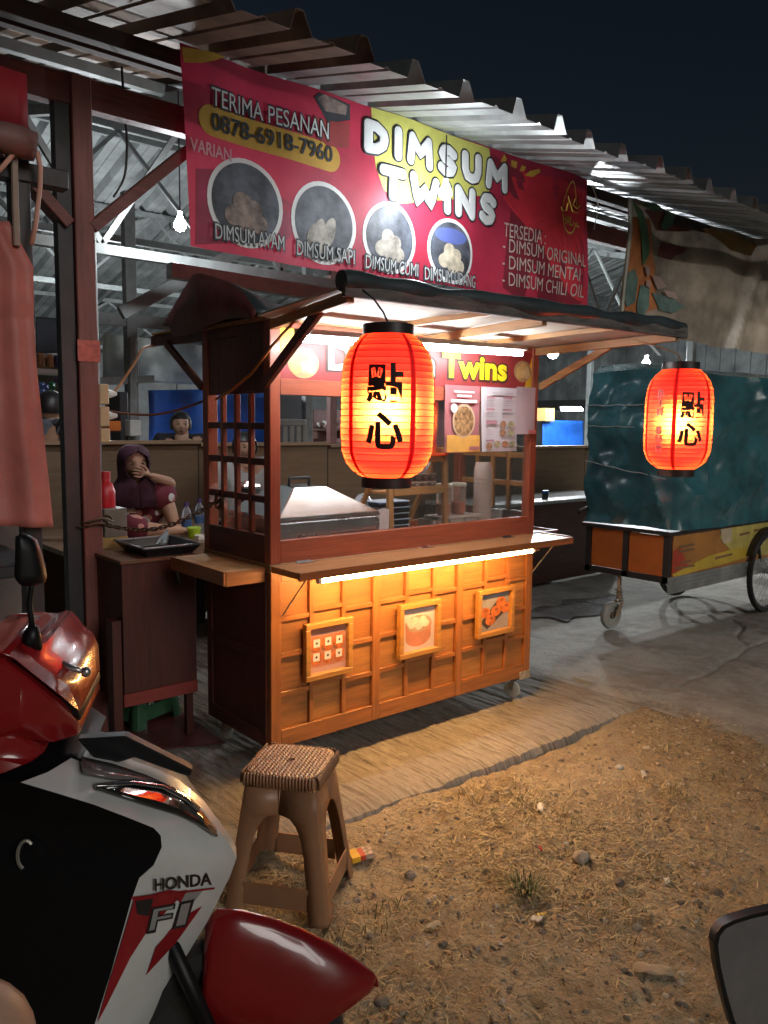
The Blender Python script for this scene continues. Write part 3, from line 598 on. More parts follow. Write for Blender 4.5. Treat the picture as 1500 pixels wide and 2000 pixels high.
# jars, basket, bowls
bk = thing('white_basket', (1.26, .2, FLR), 'white slotted plastic basket holding sauce jars', 'basket')
wb = M('basket_plastic', (.72, .64, .58), rough=.45, var=.05)
for i, x0 in enumerate((1.10, 1.225, 1.335)):
    f = MB(); x1 = x0+.10; z1 = FLR+.09
    for b_ in ((x0, x1, .19, .196, z1-.02, z1), (x0, x1, .19, .196, FLR+.001, FLR+.02), (x0, x0+.012, .19, .196, FLR+.02, z1-.02), (x1-.012, x1, .19, .196, FLR+.02, z1-.02), (x0, x0+.005, .196, .30, FLR+.001, z1), (x1-.005, x1, .196, .30, FLR+.001, z1), (x0, x1, .30, .305, FLR+.001, z1)): f.box(*b_)
    for s in range(4): xx = x0+.018+.018*s; f.bar((xx, .193, FLR+.02), (xx+.012, .193, z1-.02), .007, .004, up=(0, 1, 0))
    f.build('slotted_wall', wb, bk)
bx('top_tray', wb, bk, 1.14, 1.43, .168, .306, FLR+.091, FLR+.106, bevel=.002)
def jar(x, y, z, col, lab, fill):
    j = thing('sauce_jar', (x, y, z), lab, 'jar', 'sauce jars in the case')
    MB().lathe([(.034, 0), (.038, .01), (.04, .14), (.038, .15)], (x, y, z), 18).build('jar', GL('jar_plastic', (.95, .9, .85), w=.8, alpha=.14), j, smooth=True, fix=False)
    MB().lathe([(.033, .003), (.0375, .012), (.0378, fill)], (x, y, z), 16).build('sauce', M('sauce_%d' % len(lab), col, rough=.3), j, smooth='auto')
    MB().lathe([(.042, .15), (.043, .162), (.036, .168)], (x, y, z), 18).build('lid', GL('lid_plastic', (.95, .93, .8), w=.8, alpha=.5), j, smooth='auto')
    MB().tube([(x+.006, y-.02, z+fill), (x+.008, y-.022, z+.135)], .005, 6).build('spoon', steel, j)
jar(1.215, .235, FLR+.1065, (.62, .25, .14), 'clear jar of pale pink sauce on the white basket', .06); jar(1.325, .235, FLR+.1065, (.75, .17, .02), 'clear jar of orange sauce on the white basket', .065)
for i in range(14):
    z = FLR+.001+.0155*i
    c = MB().lathe([(.040, 0), (.0475, .082), (.050, .084), (.050, .088), (.047, .088), (.039, .004)], (1.475, .20, z), 22).build('paper_bowl', M('bowl_paper', (.78, .66, .6), rough=.6, var=.05), None, smooth='auto')
    tag(c, 'paper bowl in the tall stack in the glass case, %s from the bottom' % ('first', 'second', 'third', 'fourth', 'fifth', 'sixth', 'seventh', 'eighth', 'ninth', 'tenth', 'eleventh', 'twelfth', 'thirteenth', 'fourteenth')[i], 'bowl', 'paper bowls stacked in the case')
    if i == 13: break
c = MB().lathe([(.049, 0), (.0475, .05), (.041, .086), (.039, .088)], (1.475, .20, FLR+.001+.0155*13+.09), 22).build('paper_bowl', MATS['bowl_paper'], None, smooth='auto'); tag(c, 'upturned paper bowl capping the tall stack in the glass case', 'bowl', 'paper bowls stacked in the case')
cp = thing('plastic_cup_sleeve', (1.57, .22, FLR), 'clear plastic cups in a bag at the right of the case', 'cups')
for k in range(3): MB().lathe([(.026, 0), (.036, .12)], (1.555+.02*k, .17+.06*k, FLR+.001), 14).build('cup', GL('cup_film', (.9, .9, .88), w=.9, alpha=.3), cp, smooth=True)
# bags and papers hanging at the rear of the case
hb = thing('hanging_plastic_bag', (1.30, .50, 1.3), 'white plastic bag hanging at the back of the case', 'bag'); g = MB()
g.grid([[(1.17+.24*u+.02*math.sin(v*5), .525+.03*math.sin(u*7+v*3), 1.56-.32*v-.05*math.sin(u*math.pi)*v) for v in np.linspace(0, 1, 9)] for u in np.linspace(0, 1, 9)])
g.build('film', M('bag_white', (.7, .74, .78), rough=.4, trans=.3), hb, smooth=True, solid=.002, fix=False)
# posters taped on the glass
def poster(x0, x1, z0, z1, mat, lab, dz=0.0):
    p = thing('poster', ((x0+x1)/2, -.004, z0), lab, 'poster', 'posters taped to the glass'); G = []
    for u in np.linspace(0, 1, 6): G.append([(x0+(x1-x0)*u+.01*(1-v)*dz, -.006-.006*(1-v)**2*(1+math.sin(u*4)), z0+(z1-z0)*v) for v in np.linspace(0, 1, 6)])
    o = MB().grid(G).build('sheet', mat, p, smooth=True, fix=False); return p, o
def strip(parent, mat, rects, y=-.021):
    m = MB()
    for x0, x1, z0, z1 in rects: m.poly([(x0, y, z0), (x1, y, z0), (x1, y, z1), (x0, y, z1)])
    o_ = m.build('print', mat, parent, fix=False)
    if len(rects) > 1: o_['kind'] = 'stuff'
p, o = poster(.972, 1.212, 1.365, 1.690, M('poster_purple', (.42, .16, .17), rough=.35, var=.15, vscale=3), 'purple and orange promotional poster taped on the glass', 0)
strip(o, M('poster_orange', (.80, .42, .10), rough=.35, var=.15), [(.978, 1.206, 1.368, 1.45)], -.0195); m = MB(); disc(m, (1.09, -.0205, 1.52), XD, ZD, .078, .082); m.build('print', M('poster_cream', (.6, .45, .3), rough=.4, var=.15), o, fix=False)
m = MB(); disc(m, (1.09, -.0215, 1.517), XD, ZD, .068, .072); m.build('print', M('poster_food', (.35, .22, .10), rough=.4, var=.6, vscale=45), o, fix=False)
m = MB(); disc(m, (1.02, -.0225, 1.58), XD, ZD, .022, .022); m.build('print', m_let, o, fix=False); strip(o, m_let, [(1.02, 1.16, 1.655, 1.663), (1.04, 1.14, 1.635, 1.645), (1.0, 1.18, 1.607, 1.622)], -.0205); strip(o, MATS['poster_purple'], [(1.13, 1.20, 1.378, 1.395)], -.0225)
p, o = poster(1.222, 1.49, 1.368, 1.690, M('menu_white', (.56, .52, .54), rough=.3, var=.05), 'white menu sheet with food thumbnails taped on the glass', 1)
mm = M('menu_mauve', (.42, .22, .26), rough=.4)
strip(o, mm, [(1.25, 1.31, 1.632, 1.642), (1.37, 1.44, 1.632, 1.642), (1.25, 1.31, 1.572, 1.582), (1.37, 1.44, 1.572, 1.582), (1.25, 1.33, 1.505, 1.523), (1.25, 1.31, 1.418, 1.428)], -.0205)
strip(o, M('menu_lines', (.45, .4, .42), rough=.4), [(1.25+.12*a, 1.31+.11*a-.01*(k % 2), 1.620-.011*k-.058*b, 1.624-.011*k-.058*b) for a in (0, 1) for b in (0, 1) for k in range(3)]+[(1.25, 1.30, 1.488-.012*k, 1.491-.012*k) for k in range(4)]+[(1.29, 1.45, 1.655, 1.664), (1.28, 1.46, 1.374, 1.379)], -.0205)
m = MB()
for k, (x, z) in enumerate(((1.375, 1.505), (1.435, 1.505), (1.375, 1.462), (1.435, 1.462), (1.275, 1.395), (1.335, 1.405), (1.395, 1.405), (1.45, 1.405))): m.mi = k % 2; disc(m, (x, -.0212, z), XD, ZD, .024, .018, 12)
m.build('print', [M('thumb_brown', (.45, .25, .14), rough=.4, var=.4, vscale=60), M('thumb_green', (.4, .38, .22), rough=.4, var=.4, vscale=60)], o, fix=False)
p, o = poster(1.488, 1.640, 1.455, 1.70, M('leaflet_pink', (.52, .43, .45), rough=.25, var=.06), 'blank pinkish laminated leaflet at the right end of the glass', 0)
strip(o, M('leaflet_red', (.65, .2, .18), rough=.3), [(1.575, 1.635, 1.457, 1.478)], -.0205); strip(o, MATS['menu_lines'], [(1.505, 1.55, 1.682, 1.69), (1.51, 1.62, 1.655, 1.659), (1.53, 1.60, 1.640, 1.644)], -.0205)

# ------------------------------------------------------------------ lanterns
m_pap = bpy.data.materials.new('lantern_paper'); m_pap.use_nodes = True
_n = m_pap.node_tree.nodes; _l = m_pap.node_tree.links; _b = _n['Principled BSDF']; _b.inputs['Base Color'].default_value = (.72, .03, .025, 1); _b.inputs['Roughness'].default_value = .55
_t = _n.new('ShaderNodeBsdfTranslucent'); _t.inputs[0].default_value = (.85, .018, .026, 1); _ms = _n.new('ShaderNodeMixShader'); _ms.inputs[0].default_value = .7
_l.new(_b.outputs[0], _ms.inputs[1]); _l.new(_t.outputs[0], _ms.inputs[2]); _rf = _n.new('ShaderNodeBsdfRefraction'); _rf.inputs['Color'].default_value = (1.0, .40, .12, 1); _rf.inputs['Roughness'].default_value = .85; _rf.inputs['IOR'].default_value = 1.6
_m3 = _n.new('ShaderNodeMixShader'); _m3.inputs[0].default_value = .22; _l.new(_ms.outputs[0], _m3.inputs[1]); _l.new(_rf.outputs[0], _m3.inputs[2]); _l.new(_m3.outputs[0], _n['Material Output'].inputs[0])
m_seam = M('lantern_seam', (.62, .02, .03), rough=.6, trans=.5); m_ink = M('lantern_ink', (.02, .006, .005), rough=.7); m_rib = M('lantern_wire', (.10, .006, .005), rough=.6)
lan_prof = [(.0, .078), (.006, .085), (.02, .108), (.045, .130), (.085, .146), (.14, .1495), (.235, .1495), (.31, .149), (.365, .144), (.405, .130), (.435, .108), (.452, .088), (.46, .080)]
def lan_r(h): return float(np.interp(h, [a for a, _ in lan_prof], [b for _, b in lan_prof]))
def lantern(c, rot, lab, marks, seams):
    t = thing('paper_lantern', c, lab, 'lantern', 'red paper lanterns under the awning'); c = np.array(c, float); N, K = 72, 92
    G = []
    for i in range(K+1):
        h = .46*i/K; r = lan_r(h)+.0016*abs(math.sin(math.pi*h/.46*23))-.0008
        G.append([c+np.array((r*math.cos(a), r*math.sin(a), h)) for a in np.linspace(0, 2*math.pi, N+1)])
    MB().grid(G).build('paper_shade', m_pap, t, smooth=True, fix=False)
    m = MB()
    for i in range(1, 23): h = .46*i/23; r = lan_r(h)+.0002; m.tube([c+np.array((r*math.cos(a), r*math.sin(a), h)) for a in np.linspace(0, 2*math.pi, 49)], .0013, 4, False)
    m.build('wire_hoop', m_rib, t)
    m = MB()
    for s in seams:
        m.grid([[c+np.array(((lan_r(h)+.0022)*math.cos(rot+s+d), (lan_r(h)+.0022)*math.sin(rot+s+d), h)) for d in (-.06, .06)] for h in np.linspace(.004, .456, 40)])
    m.build('seam_strip', m_seam, t, smooth=True, fix=False)
    MB().lathe([(.078, -.03), (.082, -.03), (.082, .008), (.078, .008)], c, 28).build('bottom_ring', blk, t, smooth='auto', fix=False)
    MB().lathe([(.0, .492), (.072, .492), (.082, .49), (.082, .455), (.078, .455)], c, 28).build('top_cap', blk, t, smooth='auto', fix=False)
    MB().lathe([(.0, .165), (.018, .17), (.03, .19), (.032, .21), (.026, .235), (.014, .255), (.013, .28)], c, 14).build('bulb', EM('lantern_bulb', (1, .62, .25), 260), t, smooth=True)
    MB().tube([c+(0, 0, .28), c+(0, 0, .49)], .014, 8).build('socket', blk, t)
    for s, ang, h, wh, mat_, off in marks:
        v, f = text_mesh(s, .1, off); lo, hi = v.min(0), v.max(0); v = (v-(lo+hi)/2)*np.array(wh)/(hi-lo)
        me = bpy.data.meshes.new('x'); me.from_pydata([(p[0], p[1], 0) for p in v], [], f); bm = bmesh.new(); bm.from_mesh(me)
        for _ in range(3): bmesh.ops.subdivide_edges(bm, edges=[e for e in bm.edges if e.calc_length() > .012], cuts=1); bmesh.ops.triangulate(bm, faces=bm.faces)
        v = [p.co[:] for p in bm.verts]; bm.verts.index_update(); f = [tuple(q.index for q in fc.verts) for fc in bm.faces]; bm.free(); bpy.data.meshes.remove(me)
        P = []
        for x, y, _ in v: hh = h+y; r = lan_r(hh)+.0034+(.0008 if mat_ is m_ink else 0); a = rot+ang+x/.1495; P.append(c+np.array((r*math.cos(a), r*math.sin(a), hh)))
        MB().add(P, f).build('lettering', mat_, t, fix=False)
    return t
def toward_cam(c): return math.atan2(CAM[1]-c[1], CAM[0]-c[0])
c1 = dp(755, 935, 2.64); c1 = np.array((c1[0], c1[1], 1.325)); a1 = toward_cam(c1)
ink = lambda s, a, h, w: (s, a, h, w, m_ink, .0035)
lantern(c1, a1, 'big red paper lantern hanging at the left of the awning', [ink('點', -.06, .30, (.115, .12)), ink('心', -.06, .155, (.115, .115))], (-.85, .55, 1.6, 2.6, 3.6, 4.6))
c2 = np.array((1.70, -.80, 1.305)); a2 = toward_cam(c2)
gw = M('lantern_white_ink', (.75, .5, .45), rough=.6, trans=.4)
L = [ink('點', .40, .295, (.11, .12)), ink('心', .36, .165, (.11, .105))]
for i, ch in enumerate('DIM SUM'):
    if ch != ' ': L += [(ch, -.55, .345-.041*i, (.032 if ch != 'I' else .012, .036), gw, .012), (ch, -.55, .345-.041*i, (.022 if ch != 'I' else .006, .030), M('lantern_grey_ink', (.12, .05, .05), rough=.6), .0)]
lantern(c2, a2, 'red paper lantern hanging at the right corner of the awning', L, (-.12, .98, 2.0, 3.0, 4.0, -1.1))
for c, e in ((c1, (c1[0]-.06, c1[1]+.06, 1.925)), (c2, (c2[0]-.16, c2[1]+.16, 1.90))):
    cdn = MB().tube([c+(0, 0, .493), c+(-.012, .012, .53), (c+(0, 0, .49))*.45+np.array(e)*.55+(0, 0, .02), e], .0035, 6).build('lantern_cord', M('amber_cord', (.45, .25, .1)) if c is c2 else blk, None, smooth=True)
    tag(cdn, 'orange cord holding the right lantern to the awning' if c is c2 else 'black cord holding the left lantern to the awning', 'cord', 'lantern cords')
# ================================================================== MARKET HALL
hall = thing('market_hall', (0, .95, 0), 'open market hall with corrugated metal roof on steel and wooden posts', 'building')
m_zinc = M('zinc_sheet', (.33, .35, .35), rough=.42, metal=.35, var=.25, vscale=2.2, bump=.15, bscale=30)
m_zincb = M('shaded_brown_sheet', (.22, .15, .11), rough=.6, metal=.2, var=.35, vscale=2.5)  # left-hand sheets: shade of the roof underside put into a darker brown
EY, EZ, SL = .07, 3.055, .25
def roof_z(y): return EZ+SL*(y-EY) if y < 6.2 else EZ+SL*(6.2-EY)-SL*(y-6.2)
PROF = [(0, 0), (.085, 0), (.093, .010), (.108, .010), (.116, 0), (.222, 0), (.25, .088), (.286, .088), (.33, 0)]
X0 = .84-.268-.33*16
for k in range(30):
    xs_ = X0+.99*k*.5*2 if False else X0+.66*k
    if xs_ > 15: break
    pr_ = [(xs_+.33*j+a, h) for j in range(2) for a, h in PROF[:-1]]+[(xs_+.66, 0)]
    e = EY+random.uniform(-.03, .03); mat = m_zincb if (xs_ < .1) else m_zinc
    MB().grid([[(x, y, roof_z(y)+h+.002*(k % 2)) for y in (e, 1.2, 3, 6.19)] for x, h in pr_]).build('roof_sheet', mat, hall, solid=.0015, fix=False)
    MB().grid([[(x, y, roof_z(y)+h+.002*(k % 2)) for y in (6.21, 9, 14)] for x, h in pr_]).build('roof_sheet', m_zinc, hall, solid=.0015, fix=False)
m_red = wood('red_post_paint', (.20, .062, .05), 'Z', .65, .55); m_redx = wood('red_beam_paint', (.17, .055, .047), 'X', .6, .6); m_grey = M('grey_steel', (.19, .205, .20), rough=.5, metal=.1, var=.15, vscale=8)
m_blkst = M('black_steel', (.022, .022, .025), rough=.5, var=.2); m_dbeam = wood('dark_beam', (.05, .03, .025), 'X', .6, .7)
bx('post', m_red, hall, -.43, -.342, .91, .995, -.02, 3.0, bevel=.004); bx('post', m_blkst, hall, -.50, -.432, .935, .99, -.02, 3.0, bevel=.003)
bx('beam', m_redx, hall, -6, 14, .93, 1.0, 2.872, 3.0, bevel=.004); bx('beam', m_dbeam, hall, -6, 14, .905, .965, 3.16, 3.235, bevel=.003)
MB().bar((-.35, .955, 2.36), (.13, .955, 2.80), .05, .095, up=(0, 1, 0)).build('brace', m_redx, hall, bevel=.003); MB().bar((-.45, .955, 2.36), (-.9, .955, 2.80), .05, .095, up=(0, 1, 0)).build('brace', m_redx, hall, bevel=.003)
for x in (8.2, 12.0): bx('post', m_red, hall, x, x+.09, .91, .995, -.02, 3.0, bevel=.004)
# steel frames inside
def truss(y, z0, xa, xb, st=.62):
    zt = roof_z(y)-.05
    MB().bar((xa, y, z0), (xb, y, z0), .05, .06).build('truss_chord', m_grey, hall, bevel=.002); MB().bar((xa, y, zt), (xb, y, zt), .05, .06).build('truss_chord', m_grey, hall)
    x = xa; k = 0
    while x < xb-.01:
        a, b = ((x, y, z0+.03), (x+st, y, zt-.03)) if k % 2 == 0 else ((x, y, zt-.03), (x+st, y, z0+.03))
        MB().bar(a, b, .03, .035).build('truss_web', m_grey, hall); x += st; k += 1
truss(2.02, 2.50, -3.6, 12.5); truss(4.6, 3.15, -3.2, 13, .9); truss(7.6, 3.2, -2, 14, 1.0); truss(10.5, 2.7, -2, 14.6, 1.1)
for y in (1.35, 2.8, 3.7, 5.4): MB().bar((-4, y, roof_z(y)-.04), (14, y, roof_z(y)-.04), .05, .07).build('purlin', m_dbeam if y < 2 else m_grey, hall)
for x in (-2.2, .55, 3.3, 6.1, 9.0, 11.8):
    for ya, yb in ((1.05, 6.15), (6.25, 13.5)): MB().bar((x, ya, roof_z(ya)-.1), (x, yb, roof_z(yb)-.1), .06, .08).build('rafter', m_grey, hall)
def px_post(x, y0, y1, yw, w_, mat=None, name='post'):
    a = at(x, y0, 'Y', yw); b = at(x, y1, 'Y', yw); xx = (a[0]+b[0])/2; bx(name, mat or m_grey, hall, xx-w_/2, xx+w_/2, yw-w_/2, yw+w_/2, min(a[2], b[2]), max(a[2], b[2]), bevel=.003)
px_post(197, 455, 2000, 2.0, .055)
for px, Yw in ((258, 3.6), (600, 4.2), (648, 4.6), (820, 4.4), (1345, 2.2), (1150, 5.5)):
    a = at(px, 800, 'Y', Yw); bx('post', m_grey if px != 648 else m_red, hall, a[0]-.045, a[0]+.045, Yw-.04, Yw+.04, 0, min(3.3, roof_z(Yw)-.1), bevel=.003)
def px_bar(x0, y0, x1, y1, Yw, w_, h_, mat=None, name='brace'): MB().bar(at(x0, y0, 'Y', Yw), at(x1, y1, 'Y', Yw), w_, h_).build(name, mat or m_grey, hall, bevel=.002)
px_bar(236, 612, 470, 488, 2.6, .05, .085); px_bar(330, 528, 760, 596, 1.55, .07, .085, name='beam'); px_bar(180, 620, 560, 655, 3.6, .06, .10, name='beam'); px_bar(258, 660, 258, 860, 3.5, .05, .05, name='post')
px_bar(190, 745, 300, 740, 3.55, .05, .06, name='beam'); px_bar(1140, 410, 1225, 440, 2.6, .05, .16, name='beam'); px_bar(1290, 690, 1245, 640, 2.8, .05, .06)
bx('end_wall', m_zinc, hall, 15.0, 15.1, 1.0, 14, 0, 4.6)
for k in range(40): bx('wall_rib', m_zinc, hall, 14.95, 14.999, 1.0+.33*k, 1.08+.33*k, 0, 4.4)
bx('end_wall_band', M('dark_band', (.06, .06, .06), rough=.7), hall, 14.90, 14.949, 1.0, 14, 1.9, 2.15)
bx('rear_wall', M('far_wall_sheet', (.30, .31, .31), rough=.6, var=.2, vscale=2), hall, -6, 18, 13.2, 13.3, 0, 3.0)
for k in range(24): bx('wall_rib', MATS['far_wall_sheet'], hall, -6+k, -5.9+k, 13.15, 13.199, 0, 2.9)
# paper notice on the red post
nt_ = bx('paper_notice', M('red_notice', (.55, .12, .09), rough=.6, var=.2, vscale=30), None, -.437, -.335, .9055, .9085, 1.765, 1.86); tag(nt_, 'red paper notice wrapped round the red wooden post', 'notice')
# ------------------------------------------------------------------ partition, tables and tarpaulins behind the cart
pt = thing('partition_wall', (3, 2.75, 0), 'low brown plywood partition wall behind the cart', 'partition'); mpl = wood('plywood', (.155, .10, .055), 'X', .75, .6, 0, .7)
x = -.1
while x < 6.2:
    zt = 1.335-.016*x; MB().box(x, x+1.19, 2.74, 2.76, .05, zt).build('plywood_panel', mpl, pt, bevel=.002); MB().box(x, x+1.2, 2.70, 2.80, zt+.001, zt+.026).build('cap_rail', wood('cap_wood', (.3, .2, .12), 'X', .7), pt); x += 1.2
for x in (-.05, 1.1, 2.3, 3.5, 4.7, 5.9): bx('stud', m_dbeam, pt, x, x+.05, 2.762, 2.81, 0, 1.2)
def sheet(name, pts, Y, mat, lab, cat, amp=.03, seed=1, parent=None, grp=None):  # hanging cloth between four photo corners on the plane Y
    c = [at(px, py, 'Y', Y) for px, py in pts]; G = []
    for u in np.linspace(0, 1, 22):
        row = []
        for v in np.linspace(0, 1, 16):
            p = (c[0]*(1-u)+c[1]*u)*(1-v)+(c[3]*(1-u)+c[2]*u)*v; f = float(fbm(np.array(p[0]*3.0), np.array(p[2]*2.0), 3, seed))+.35*math.sin(p[0]*9+seed)*.5
            row.append(p+np.array((0, amp*f*2, 0)))
        G.append(row)
    o = MB().grid(G).build(name, mat, parent, smooth=True, solid=.002, fix=False)
    return tag(o, lab, cat, grp) if lab else o
blue = M('blue_tarpaulin', (.02, .13, .55), rough=.4, var=.15, vscale=3, trans=.2)
sheet('blue_tarpaulin', [(290, 762), (548, 758), (548, 900), (290, 900)], 4.6, blue, 'blue tarpaulin hanging left of the cart behind the partition', 'tarpaulin', .05, 5, grp='blue tarpaulins')
sheet('blue_tarpaulin', [(1060, 820), (1140, 822), (1140, 900), (1060, 900)], 5.0, blue, 'blue tarpaulin behind the right side of the cart', 'tarpaulin', .05, 6, grp='blue tarpaulins')
sheet('grey_tarpaulin', [(205, 650), (400, 676), (400, 752), (205, 742)], 5.2, M('grey_tarpaulin', (.36, .38, .34), rough=.55, var=.2, vscale=3, trans=.14), 'pale grey tarpaulin stretched between the steel posts', 'tarpaulin', .09, 8)
sheet('dark_tarpaulin', [(70, 618), (140, 624), (140, 690), (70, 690)], 4.2, M('navy_sheet', (.02, .022, .035), rough=.6), 'dark blue sheet above the snack kiosk shelf', 'tarpaulin', .02, 9)
def far_box(name, pts, Y, dep, mat, lab, cat, grp=None):
    a = at(*pts[0], 'Y', Y); b = at(*pts[1], 'Y', Y); o = bx(name, mat, None, min(a[0], b[0]), max(a[0], b[0]), Y, Y+dep, min(a[2], b[2]), max(a[2], b[2]), bevel=.006); return tag(o, lab, cat, grp)
far_box('cupboard', ((548, 772), (594, 866)), 4.5, .4, M('dark_cupboard', (.035, .035, .045), rough=.5), 'dark cupboard seen through the left of the glass case', 'cupboard')
far_box('cupboard', ((612, 800), (700, 866)), 5.0, .4, wood('cupboard_wood', (.16, .06, .055), 'Z', .6), 'reddish cupboard seen through the glass beside the lantern', 'cupboard')
far_box('carton', ((1066, 797), (1083, 823)), 4.9, .25, M('carton_tan', (.5, .33, .12), rough=.7), 'tan carton beside the blue tarpaulin at the right', 'box')
far_box('loudspeaker', ((254, 820), (277, 852)), 3.3, .2, M('speaker_white', (.55, .56, .54), rough=.5), 'white loudspeaker box above the woman in the headscarf', 'speaker')
far_box('orange_crate', ((213, 822), (237, 842)), 3.3, .2, M('crate_orange', (.62, .16, .02), rough=.5), 'orange crate on a shelf right of the red post', 'crate')
far_box('shelf_unit', ((233, 765), (252, 862)), 3.4, .3, M('shelf_black', (.03, .03, .035), rough=.5), 'black shelf unit behind the power sockets', 'shelf')
ch = thing('chair', at(565, 862, 'Y', 3.9)*(1, 1, 0), 'grey slatted plastic chair back behind the partition', 'chair'); mch = M('chair_grey', (.26, .24, .22), rough=.5)
a = at(549, 818, 'Y', 3.9); b = at(596, 862, 'Y', 3.9)
bx('top_rail', mch, ch, a[0], b[0]+.02, 3.9, 3.93, a[2]-.07, a[2], bevel=.01)
for k in range(4): xx = a[0]+(b[0]-a[0])*(k+.3)/3.6; bx('slat', mch, ch, xx, xx+.055, 3.9, 3.925, .45, a[2]-.071, bevel=.006)
bx('seat', mch, ch, a[0], b[0]+.02, 3.48, 3.93, .42, .449, bevel=.01)
for xx in (a[0], b[0]-.02):
    for yy in (3.5, 3.88): bx('leg', mch, ch, xx, xx+.04, yy, yy+.04, 0, .419)
for i, (px, py) in enumerate(((628, 830), (640, 826), (660, 828))):
    p = at(px, py+4, 'Y', 4.9); o = MB().lathe([(.03, 0), (.055, .03), (.06, .05), (.05, .046), (.028, .008)], p, 12).build('bowl', wht, None, smooth='auto'); tag(o, ('left', 'middle', 'right')[i]+' of three white bowls seen through the glass beside the lantern', 'bowl', 'white bowls on the far shelf')
sf = thing('wall_shelf', at(645, 836, 'Y', 4.8), 'small far shelf carrying three white bowls', 'shelf'); p = at(618, 836, 'Y', 4.8); q = at(672, 836, 'Y', 4.8); bx('board', dk, sf, p[0], q[0], 4.8, 4.99, p[2]-.03, p[2]-.005)
for xx in (p[0]+.02, q[0]-.05): bx('bracket', dk, sf, xx, xx+.03, 4.82, 4.99, p[2]-.12, p[2]-.0305)
# counter at the right, behind
ct = thing('side_counter', (4.3, 2.2, 0), 'long counter with white top behind the right side of the cart', 'counter'); z = at(1095, 975, 'Y', 2.0)[2]
bx('counter_top', M('counter_white', (.5, .5, .48), rough=.35), ct, 3.3, 5.6, 1.95, 2.6, z-.03, z, bevel=.004); bx('front_board', wood('counter_wood', (.14, .065, .05), 'X', .6), ct, 3.32, 5.58, 2.0, 2.03, .02, z-.0305)
for x in (3.35, 5.5): bx('leg', dk, ct, x, x+.05, 2.5, 2.55, 0, z-.0305)
p = at(1065, 966, 'Y', 2.1); gj = thing('glass_jar', p, 'small dark jar with a blue lid on the white counter', 'jar'); MB().lathe([(.03, 0), (.032, .06)], p*(1, 1, 0)+(0, 0, z+.001), 12).build('body', blk, gj, smooth='auto'); MB().lathe([(.033, .0605), (.033, .08), (.0, .082)], p*(1, 1, 0)+(0, 0, z+.001), 12).build('lid', blue, gj, smooth='auto')
# snack kiosk at the left
kq = thing('snack_kiosk', at(105, 870, 'Y', 3.9)*(1, 1, 0), 'small snack kiosk with shelves left of the red post', 'kiosk')
def kb(name, x0, y0, x1, y1, Y, dep, mat): a = at(x0, y0, 'Y', Y); b = at(x1, y1, 'Y', Y); return bx(name, mat, kq, min(a[0], b[0]), max(a[0], b[0]), Y, Y+dep, min(a[2], b[2]), max(a[2], b[2]), bevel=.004)
kb('shelf_board', 60, 719, 140, 732, 4.0, .25, wht); kb('counter', 60, 868, 145, 886, 3.7, .6, wood('kiosk_wood', (.2, .15, .09), 'X', .7)); kb('back_board', 55, 690, 145, 868, 4.35, .03, M('kiosk_back', (.10, .085, .06), rough=.7))
kb('front_board', 60, 888, 145, 1250, 3.75, .03, M('kiosk_front', (.07, .065, .06), rough=.6))
sach = [M('sachet_blue', (.12, .2, .5), rough=.35, var=.3, vscale=30), M('sachet_green', (.03, .25, .10), rough=.35, var=.3, vscale=30), M('sachet_yellow', (.5, .38, .04), rough=.35, var=.3, vscale=30), M('sachet_brown', (.35, .14, .05), rough=.35, var=.3, vscale=30), M('sachet_purple', (.12, .08, .2), rough=.35, var=.3, vscale=30)]
nm = ['blue', 'green', 'yellow', 'brown', 'purple']
for i, (px, y0, y1, ci, n_) in enumerate(((82, 745, 782, 0, 3), (90, 748, 785, 0, 3), (103, 745, 820, 1, 6), (112, 735, 750, 4, 1), (121, 752, 825, 0, 5), (131, 735, 825, 2, 6))):
    sp = thing('sachet_strip', at(px, y1, 'Y', 3.98), 'hanging strip of %s snack sachets, %s in the kiosk' % (nm[ci], ('leftmost', 'second', 'third', 'fourth', 'fifth', 'rightmost')[i]), 'snacks', 'hanging snack strips')
    a = at(px-7, y0, 'Y', 3.98); b = at(px+7, y1, 'Y', 3.98); hh = (a[2]-b[2])/n_
    for k in range(n_): MB().add([(a[0], 3.98, b[2]+hh*k+.004), (b[0], 3.98, b[2]+hh*k+.004), (b[0], 3.98, b[2]+hh*(k+1)-.004), (a[0], 3.98, b[2]+hh*(k+1)-.004), ((a[0]+b[0])/2, 3.96, b[2]+hh*(k+.5)), ((a[0]+b[0])/2, 3.995, b[2]+hh*(k+.5))], [(0,1,4),(1,2,4),(2,3,4),(3,0,4),(1,0,5),(2,1,5),(3,2,5),(0,3,5)]).build('sachet', sach[ci], sp, fix=False)
for i, (px, w_, ci) in enumerate(((80, 14, 3), (98, 12, 3), (112, 8, 4), (126, 12, 2))):
    a = at(px-w_/2, 719, 'Y', 4.1); b = at(px+w_/2, 690+i*2, 'Y', 4.1); o = bx('snack_pack', sach[ci], None, a[0], b[0], 4.08, 4.18, a[2]+.002, b[2], bevel=.012); tag(o, 'snack pack on the kiosk shelf, %s from the left' % ('first', 'second', 'third', 'fourth')[i], 'snack', 'snack packs on the kiosk shelf')

